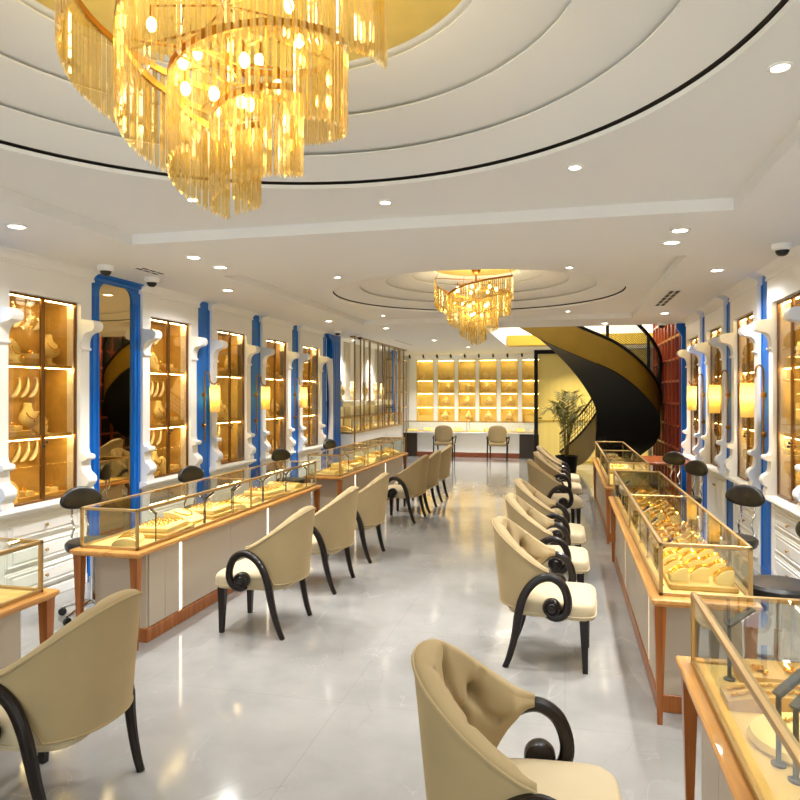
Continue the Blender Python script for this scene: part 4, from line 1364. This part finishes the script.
# ------------------------------------------------------------------ far wall
YW = 19.12
t = thing('niche_wall_unit', 'white wall unit with six columns of glowing golden niches behind the far counter', 'shelving', (0, YW, 0))
cols = [(-4.11, -3.62), (-3.50, -3.02), (-2.92, -2.43), (-2.33, -1.84), (-1.73, -1.26), (-1.15, -.67)]
rowsz = [(.94, 1.34), (1.36, 1.73), (1.75, 2.09), (2.12, 2.66)]
m = MB(); xs = [-4.33] + [v for c in cols for v in c] + [-.55]
for a, b in zip(xs[0::2], xs[1::2]): m.box(a, 0, .92, b, .17, 2.66)
m.box(-4.33, 0, 2.66, -.55, .17, 2.8); m.box(-4.33, 0, 0, -.55, .17, .92)
part('surround', m, 'white', t)
for ci, (a, b) in enumerate(cols):
    m = MB()
    m.box(a, .16, .92, b, .172, 2.66)
    m.box(a, -.01, .92, a + .02, .16, 2.66); m.box(b - .02, -.01, .92, b, .16, 2.66); m.box(a, -.01, 2.64, b, .16, 2.66)
    for z0, z1 in rowsz: m.box(a, -.008, z0 - .022, b, .16, z0)
    # diagonal relief in the back panel
    nb = part('niche_column', m, 'niche', t)
    m = MB()
    for z0, z1 in rowsz: m.box(a + .03, .0, z1 - .03, b - .03, .01, z1 - .024)
    part('light_strip', m, 'nicheled', nb)
sbust_scale = (.75, .75, .75)
for ci in range(6):
    for ri, (z0, z1) in enumerate(rowsz):
        if ci in (0, 5) and ri < 3: continue
        x = sum(cols[ci]) / 2 + random.uniform(-.06, .06)
        lab = ', far niche wall, ' + ORD[ci] + ' column, ' + ['bottom', 'third', 'second', 'top'][ri] + ' row'
        if ri < 3:
            bust('small cream necklace bust' + lab, (x, YW + .075, z0), -PI / 2, 'busts in the far niches', scale=(1., 1.0, 1.05))
        else:
            leaf('small necklace display' + lab + (', nearer the rods' if 0 < ci < 5 else ''), (x - .11, YW + .07, z0), -PI / 2, 'displays in the far niches')
            if 0 < ci < 5: leaf('small necklace display' + lab + ', nearer the partition', (x + .11, YW + .07, z0), -PI / 2, 'displays in the far niches')
# far counter
t = thing('display_counter', 'white far counter with glass case and dark end panels under the golden niches', 'counter', (-2.5, 18.3, 0))
m = MB(); m.box(-1.84, 0, .64, 1.95, .55, .675, .006); part('tabletop', m, 'white', t)
m = MB(); m.box(-1.45, .06, .13, 1.35, .5, .64); part('front_panel', m, 'white', t)
m = MB(); m.box(-1.45, .05, 0, 1.35, .5, .13, .004); part('plinth', m, 'plinth', t, 'red-brown plinth')
for a, b in ((-1.8, -1.43), (1.33, 1.92)):
    m = MB(); m.box(a, .02, 0, b, .5, .64, .004); part('end_panel', m, 'dark', t, 'dark brown end panel')
fr = MB(); b = .016
for y in (.03, .5):
    fr.box(-1.8, y, .675, 1.92, y + b, .69); fr.box(-1.8, y, .94, 1.92, y + b, .955)
for x in (-1.8, -.65 + .58, 1.904):
    for y in (.03, .5): fr.box(x, y, .675, x + b, y + b, .955)
    fr.box(x, .03, .94, x + b, .516, .955)
f = part('case_frame', fr, 'case', t)
part('pane', MB().box(-1.79, .036, .68, 1.91, .039, .945), 'glass', f)
part('pane', MB().box(-1.79, .04, .947, 1.91, .505, .951), 'glass', f)
part('lining_board', MB().box(-1.78, .05, .6755, 1.9, .495, .684), 'board', t)
part('case_fill_strip', MB().box(-1.78, .047, .940, 1.88, .053, .9445), 'casefill', t)  # added glowing strip, hidden behind the front bar
for k in range(9):
    x = -4.1 + k * .42
    (ramp if k % 2 else pillow)(('cream necklace ramp' if k % 2 else 'cream bracelet pillow') + ' in the far white counter, ' + ORD[k] + ' from the bronze rods', (x, 18.58, .684), -PI / 2 + (k % 3) * .2, 'displays in the far white counter')
# picture lights above the niches
for k in range(10):
    x = -4.2 + k * .385
    t = thing('track_spotlight', 'small black spotlight on the ceiling above the far niches, ' + ORD[k] + ' from the bronze rods', 'spotlight', (x, 18.6, ZC), 0, 'spotlights above the far niches')
    m = MB(); m.lathe([(.012, 0), (.012, -.05)], 8); part('bracket', m, 'black', t)
    m = MB(); m.tube([(0, -.02, -.045), (0, .07, -.09)], .028, 12); h = part('lamp_head', m, 'black', t)
    m = MB(); m.tube([(0, .069, -.0895), (0, .073, -.0915)], .022, 12); part('lens', m, 'downled', h)
for x in (-3.8, -2.7, -1.6): spot(x, 18.0, ZC - .03, 150, 110)

# ------------------------------------------------------------------ gold partition and door frame
t = thing('gold_partition', 'ribbed gold glass partition behind the palm', 'partition', (0, 17.5, 0))
m = MB(); n = 90; x0, x1 = -.64, 1.95; pts = []
for k in range(n * 6 + 1):
    x = x0 + (x1 - x0) * k / (n * 6); pts.append((x, -.012 * abs(math.sin(PI * k / 6))))
m.ext(pts + [(x1, .04), (x0, .04)], 'z', .02, 2.78)
part('ribbed_panel', m, 'reed', t)
m = MB(); m.box(x0, -.03, 1.02, x1, .0, 1.05, .004); m.box(x0, -.03, 0, x1, .0, .05, .004); part('rail', m, 'mustard', t)
t = thing('door_frame', 'black steel door frame post beside the gold partition', 'door frame', (-.70, 17.5, 0))
m = MB(); m.box(-.05, -.06, 0, .04, .06, 2.8, .005); m.box(.04, -.05, 2.7, .5, .05, 2.8, .005)
part('jamb', m, 'blacksteel', t)
m = MB(); m.tube([(.06, -.08, 1.1), (.14, -.08, 1.1)], .015, 8); m.tube([(.06, -.08, 1.1), (.06, -.0, 1.1)], .012, 8); part('handle', m, 'blacksteel', t)

# ------------------------------------------------------------------ spiral stair
C = [(505, 318, 11.75), (526, 330, 11.85), (550, 343, 12.0), (585, 358, 12.2), (618, 373, 12.3), (645, 395, 12.4), (660, 418, 12.8), (657, 440, 13.25), (640, 455, 14.0), (620, 470, 14.6)]
I = [(512, 318, 12.8), (525, 326, 13.0), (540, 338, 13.2), (563, 359, 13.6), (582, 382, 13.6), (595, 405, 13.6), (598.5, 425, 13.6), (597, 440, 13.8), (598, 455, 14.2), (600, 471, 14.6)]
def curve(L, n=6): return smooth([at(*p) for p in L], n)
Cc, Ic = curve(C), curve(I)
t = thing('spiral_staircase', 'dark gold and black spiral staircase sweeping up through the ceiling opening', 'staircase', tuple(at(625, 470, 15.0).xy) + (0,))
o0 = t.location.copy()
def loc(p): return Vector(p) - o0
def ribbon(A, B, thick, mat, name):
    m = MB(); n = len(A); vs = []; fs = []
    for a, b in zip(A, B): vs += [loc(a), loc(b)]
    cross = []
    for i in range(n):
        tt = A[min(i + 1, n - 1)] - A[max(i - 1, 0)]; q = (B[i] - A[i]).cross(tt).normalized() * thick
        cross.append(q)
    for i in range(n): vs += [loc(A[i]) + cross[i], loc(B[i]) + cross[i]]
    for i in range(n - 1):
        a = 2 * i; c = 2 * n + a
        fs += [(a, a + 1, a + 3, a + 2), (c, c + 1, c + 3, c + 2), (a, a + 2, c + 2, c), (a + 1, a + 3, c + 3, c + 1)]
    fs += [(0, 1, 2 * n + 1, 2 * n), (2 * n - 2, 2 * n - 1, 4 * n - 1, 4 * n - 2)]
    m.add(vs, fs)
    return part(name, m, mat, t, ang=50)
up = lambda L, h: [p + Vector((0, 0, h)) for p in L]
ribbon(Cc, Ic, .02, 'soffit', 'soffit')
ribbon(up(Cc, -.01), up(Cc, .5), .03, 'darkgold', 'outer_stringer')
ribbon(up(Ic, -.005), up(Ic, .4), .03, 'blacksteel', 'inner_stringer')
for i in range(2, len(Cc) - 3, 3):
    m = MB(); a, b, c, d = Cc[i].lerp(Ic[i], .14), Cc[i + 3].lerp(Ic[i + 3], .14), Ic[i + 3].lerp(Cc[i + 3], .1), Ic[i].lerp(Cc[i], .1)
    z = max(a.z, d.z) + .26
    vs = [loc((p.x, p.y, z)) for p in (a, b, c, d)] + [loc((p.x, p.y, z - .04)) for p in (a, b, c, d)]
    m.add(vs, [(0, 1, 2, 3), (4, 5, 6, 7), (0, 1, 5, 4), (1, 2, 6, 5), (2, 3, 7, 6), (3, 0, 4, 7)])
    part('tread', m, 'dark', t)
# mesh balustrade and handrail above the outer stringer
m = MB()
B0, B1 = up(Cc, .5), up(Cc, 1.15)
m.tube([loc(p) for p in B1], .035, 8); m.tube([loc(p) for p in up(Cc, .52)], .03, 8)
part('handrail', m, 'blacksteel', t)
m = MB()
for i in range(0, len(Cc) - 1):
    for f in (0, .25, .5, .75):
        a = B0[i].lerp(B0[i + 1], f); b = B1[i].lerp(B1[i + 1], f); m.tube([loc(a), loc(b)], .0035, 4, cap=False)
for k in range(1, 16):
    m.tube([loc(a.lerp(b, k / 16)) for a, b in zip(B0, B1)], .0035, 4, cap=False)
part('mesh_balustrade', m, 'blacksteel', t)
for i in range(4, len(Cc), 9):
    m = MB(); m.tube([loc(B0[i]), loc(B1[i])], .03, 6); part('baluster', m, 'blacksteel', t)
# lowest flight: gold curved stringer with a slanting black rail
lo = smooth([at(566, 469, 15.7), at(582, 464, 15.1), at(592, 452, 14.4), at(598, 440, 13.9)], 5)
hi = smooth([at(560, 452, 15.7), at(575, 439, 15.1), at(587, 426, 14.4), at(597, 412, 13.9)], 5)
ribbon(lo, hi, .03, 'darkgold', 'lower_stringer')
m = MB(); r1 = up(hi, .0); r2 = up(hi, .42)
m.tube([loc(p) for p in r1], .022, 8); m.tube([loc(p) for p in r2], .022, 8)
part('lower_handrail', m, 'blacksteel', t)
m = MB()
for i in range(len(hi)): m.tube([loc(r1[i]), loc(r2[i])], .006, 5)
for k in range(1, 4): m.tube([loc(a.lerp(b, k / 4)) for a, b in zip(r1, r2)], .006, 5)
part('lower_mesh', m, 'blacksteel', t)

# ------------------------------------------------------------------ palm
px_, py_ = .05, 14.9
t = thing('potted_palm', 'potted palm with arching fronds in front of the gold partition', 'plant', (px_ - .02, py_, 0))
m = MB(); m.lathe([(.001, 0), (.17, 0), (.2, .05), (.23, .36), (.235, .4), (.21, .4), (.2, .36), (.001, .35)], 28); part('pot', m, 'blacksteel', t)
random.seed(11)
for k in range(16):
    az = 2 * PI * k / 16 + random.uniform(-.2, .2); rise = random.uniform(.75, 1.38); out_ = random.uniform(.2, .52)
    P = []
    for j in range(13):
        s = j / 12
        rr_ = out_ * s ** 1.5 + .03
        P.append(Vector((rr_ * math.cos(az), rr_ * math.sin(az), .36 + rise * math.sin(s * PI * .62) / 1.0)))
    m = MB(); m.tube(P, [.008 - .006 * j / 12 for j in range(13)], 5)
    fr_ = part('frond_stem', m, 'stemg', t)
    m = MB()
    side = Vector((-math.sin(az), math.cos(az), 0))
    for j in range(4, 13):
        for q in (0, .5):
            p = P[j] if q == 0 or j == 12 else P[j].lerp(P[j + 1], .5)
            d = (P[min(j + 1, 12)] - P[j - 1]).normalized()
            ln = .2 * math.sin(PI * (j + q - 2) / 12.) + .06
            for s in (-1, 1):
                e = p + (side * s * .8 + d * .8 + Vector((0, 0, -.25))).normalized() * ln
                mid = p.lerp(e, .45); wv = d.cross(side * s).normalized(); w2 = (e - p).cross(wv).normalized() * .011
                m.add([p, mid + w2, e, mid - w2, mid + wv * .004], [(0, 1, 4), (1, 2, 4), (2, 3, 4), (3, 0, 4)])
    part('leaflets', m, 'leaf', fr_, kind='stuff')

# ------------------------------------------------------------------ red lattice, blue post, desk
t = thing('wooden_lattice_screen', 'tall red-brown wooden grid screen beside the stair', 'screen', (1.8, 11.75, 0))
m = MB(); L_ = 3.4; Hh = 4.6
for k in range(9): m.box(-.02, L_ * k / 8 - .022, 0, .03, L_ * k / 8 + .022, Hh, .004)
part('upright', m, 'redwood', t)
m = MB()
for k in range(13): m.box(-.014, -.02, .02 + k * .375, .025, L_ + .02, .06 + k * .375, .004)
part('crossbar', m, 'redwood', t)
part('back_panel', MB().box(.12, -.02, 0, .15, L_ + .02, Hh), 'blacksteel', t)
t = thing('blue_post', 'slim bright blue post between the red lattice and the last cabinet', 'post', (1.8, 11.45, 0))
m = MB(); m.box(-.03, -.045, 0, .1, .045, 2.8, .004); m.ext([(-.03, 2.6), (-.06, 2.66), (-.1, 2.72), (-.11, 2.8), (-.03, 2.8)], 'y', -.045, .045)
part('shaft', m, 'blue', t)
part('board', MB().box(.06, -.45, 0, .2, -.045, 2.8), 'blacksteel', t)
t = thing('wooden_desk', 'brown wooden desk between the stair-side counter and the lattice', 'desk', (1.38, 10.6, 0))
m = MB(); m.box(-.3, -.55, .715, .34, .55, .75, .005); part('desktop', m, 'desk', t)
for x in (-.26, .28):
    for y in (-.48, .48):
        part('leg', MB().box(x - .03, y - .03, 0, x + .03, y + .03, .716, .004), 'desk', t)

# ------------------------------------------------------------------ alcove with bronze rods on the mirror side
t = thing('blue_post', 'broad bright blue post with curved bracket at the start of the bronze rods', 'post', (-4.2, 12.25, 0))
m = MB(); m.box(-.1, -.2, 0, .02, .27, 2.8, .004); part('shaft', m, 'blue', t)
m = MB(); m.ext([(-.2, 2.8), (-.40, 2.8), (-.41, 2.77), (-.38, 2.74), (-.3, 2.725), (-.24, 2.68), (-.21, 2.58), (-.2, 2.5)], 'x', -.06, .018); part('bracket', m, 'blue', t)
m = MB()
for y in (-.15, -.03, .1, .22): m.box(.018, y - .006, .1, .028, y + .006, 2.68, .002)
part('moulding', m, 'blue', t)
t = thing('white_curtain', 'white gathered drape hanging beside the broad blue post', 'curtain', (-4.19, 11.87, 0))
m = MB()
def cur(u, v):
    z = .6 + 1.75 * v
    w = .1 + .06 * math.cos(v * PI * 2)
    return (.035 * math.sin(u * PI * 5) + .04 * math.sin(v * PI) , (u - .5) * w * 1.6, z)
m.grid(cur, 25, 24)
part('drape', m, 'white', t, ang=60)
t = thing('blue_post', 'narrow bright blue post at the far end of the bronze rods', 'post', (-4.2, 16.95, 0))
part('shaft', MB().box(-.04, -.2, .0, .0, .2, 2.8, .004), 'blue', t)
t = thing('rod_screen', 'screen of tall bronze rods from ceiling to counter before the pale alcove', 'screen', (-3.9, 12.4, 0))
part('rail', MB().box(-.06, 0, 2.77, .06, 4.3, 2.8, .003), 'rodmetal', t)
ys = [0.12, .34, .75, .95, 1.18, 1.62, 1.8, 2.0, 2.36, 2.55, 2.74, 3.1, 3.26, 3.46, 3.8, 4.0, 4.2]
for k, y in enumerate(ys):
    z0 = .98 if k % 3 else 1.27
    if k == 0: z0 = .0
    part('rod', MB().box(-.013 + .05 * (k % 2), y - .013, z0, .013 + .05 * (k % 2), y + .013, 2.775, .003), 'rodmetal', t)
t = thing('alcove_panelling', 'pale grey-beige panelling of the alcove behind the bronze rods', 'panelling', (XL, 12.55, 0))
for k in range(10):
    part('panel', MB().box(.005, k * .4 + .005, 0, .04 + .02 * (k % 2), k * .4 + .395, 2.8, .004), 'greyw' if k % 2 else 'white', t)
t = thing('alcove_shelf', 'white block shelf across the alcove behind the bronze rods', 'shelf', (XL + .065, 12.55, 0))
for k in range(5):
    part('shelf_block', MB().box(0, k * .8 + .02, 1.45, .34, k * .8 + .72, 1.56, .004), 'white' if k % 2 else 'greyw', t)
for k, y in enumerate((12.95, 13.7, 14.6, 15.5, 16.1)):
    bust('pale necklace bust on the alcove shelf behind the rods, ' + ORD[k] + ' from the broad blue post', (XL + .25, y, 1.56), 0, 'busts on the alcove shelf', scale=(1.2, 1.2, 1.5))
t = thing('wall_showcase', 'long raised glass showcase in front of the bronze rods\' alcove', 'showcase', (-3.98, 12.56, 0))
L_ = 4.15
m = MB(); m.box(-.4, 0, 0, -.02, L_, .93); part('base', m, 'white', t)
m = MB(); m.box(-.42, -.01, .93, .03, L_, .965, .004); part('ledge', m, 'case', t)
fr = MB(); b = .018
for x in (.0, -.4):
    fr.box(x, 0, .965, x + b, L_, .985); fr.box(x, 0, 1.225, x + b, L_, 1.245)
for k in range(7):
    y = (L_ - b) * k / 6
    for x in (0, -.4): fr.box(x, y, .965, x + b, y + b, 1.245)
    fr.box(-.4, y, 1.23, .018, y + b, 1.245)
f = part('case_frame', fr, 'case', t)
part('pane', MB().box(.006, .01, .97, .009, L_ - .01, 1.23), 'glass', f)
part('pane', MB().box(-.39, .01, 1.236, .005, L_ - .01, 1.239), 'glass', f)
part('lining_board', MB().box(-.38, .02, .9655, -.004, L_ - .02, .974), 'board', t)
part('case_fill_strip', MB().box(-.007, .02, 1.2275, -.001, L_ - .02, 1.233), 'casefill', t)  # glowing strip added behind the bar to brighten the showcase
for k in range(9):
    (pillow if k % 2 else ramp)(('cream bracelet pillow' if k % 2 else 'cream necklace ramp') + ' in the raised alcove showcase, ' + ORD[k] + ' from the broad blue post', (-4.15, 12.85 + k * .43, .974), .2 * (k % 3), 'displays in the raised alcove showcase')
t = thing('shelf_tower', 'slim pale lattice shelf tower beside the far niche wall', 'shelving', (-4.2, 17.7, 0))
m = MB()
for y in (-.52, -.17, .17, .52): m.box(-.02, y - .012, 0, .0, y + .012, 2.62); m.box(-.3, y - .012, 0, -.28, y + .012, 2.62)
for z in (.9, 1.35, 1.75, 2.12, 2.6): m.box(-.3, -.52, z - .015, 0, .52, z + .015)
part('frame', m, 'rodmetal', t)
part('back_panel', MB().box(-.34, -.54, 0, -.3, .54, 2.65), 'greyw', t)

# ------------------------------------------------------------------ upper-floor light and added warm spots
def area(x, y, z, sx_, sy_, e, col=(1, .95, .86), rot=(0, 0, 0)):
    L = bpy.data.lights.new('ceiling_panel_light', 'AREA'); L.shape = 'RECTANGLE'; L.size = sx_; L.size_y = sy_; L.energy = e; L.color = col
    o = link('ceiling_panel_light', L, None, (x, y, z), rot); return o
area(.3, 13.8, 5.55, 2.5, 3.5, 420, (1, .93, .8))              # upper-floor ceiling light above the stair opening
spot(.2, 16.6, 2.76, 160, 120, .8, (1, .86, .5))               # warm spots added so the gold partition glows
spot(1.2, 16.6, 2.76, 120, 120, .8, (1, .86, .5))

w = bpy.data.worlds.new('world'); sc.world = w; w.use_nodes = True
bg = w.node_tree.nodes['Background']
bg.inputs[0].default_value = (.93, .97, 1, 1); bg.inputs[1].default_value = 3.2

vs_ = sc.view_settings
sc.display_settings.display_device = 'sRGB'
vs_.view_transform = 'Standard'; vs_.look = 'None'; vs_.exposure = 0.12; vs_.gamma = 1.0; vs_.use_curve_mapping = False
cy_ = sc.cycles
cy_.max_bounces = 10; cy_.diffuse_bounces = 5; cy_.glossy_bounces = 5; cy_.transmission_bounces = 6; cy_.transparent_max_bounces = 32
cy_.caustics_reflective = False; cy_.caustics_refractive = False
cy_.sample_clamp_indirect = 4.0
cy_.use_denoising = True

import re as _re
for o in bpy.data.objects:
    if o.parent is None and 'label' in o:
        n = len(_re.findall(r"[A-Za-z0-9][A-Za-z0-9'\u2019-]*", o['label']))
        if n > 16 or n < 4: print('LABELLEN', n, o['label'])
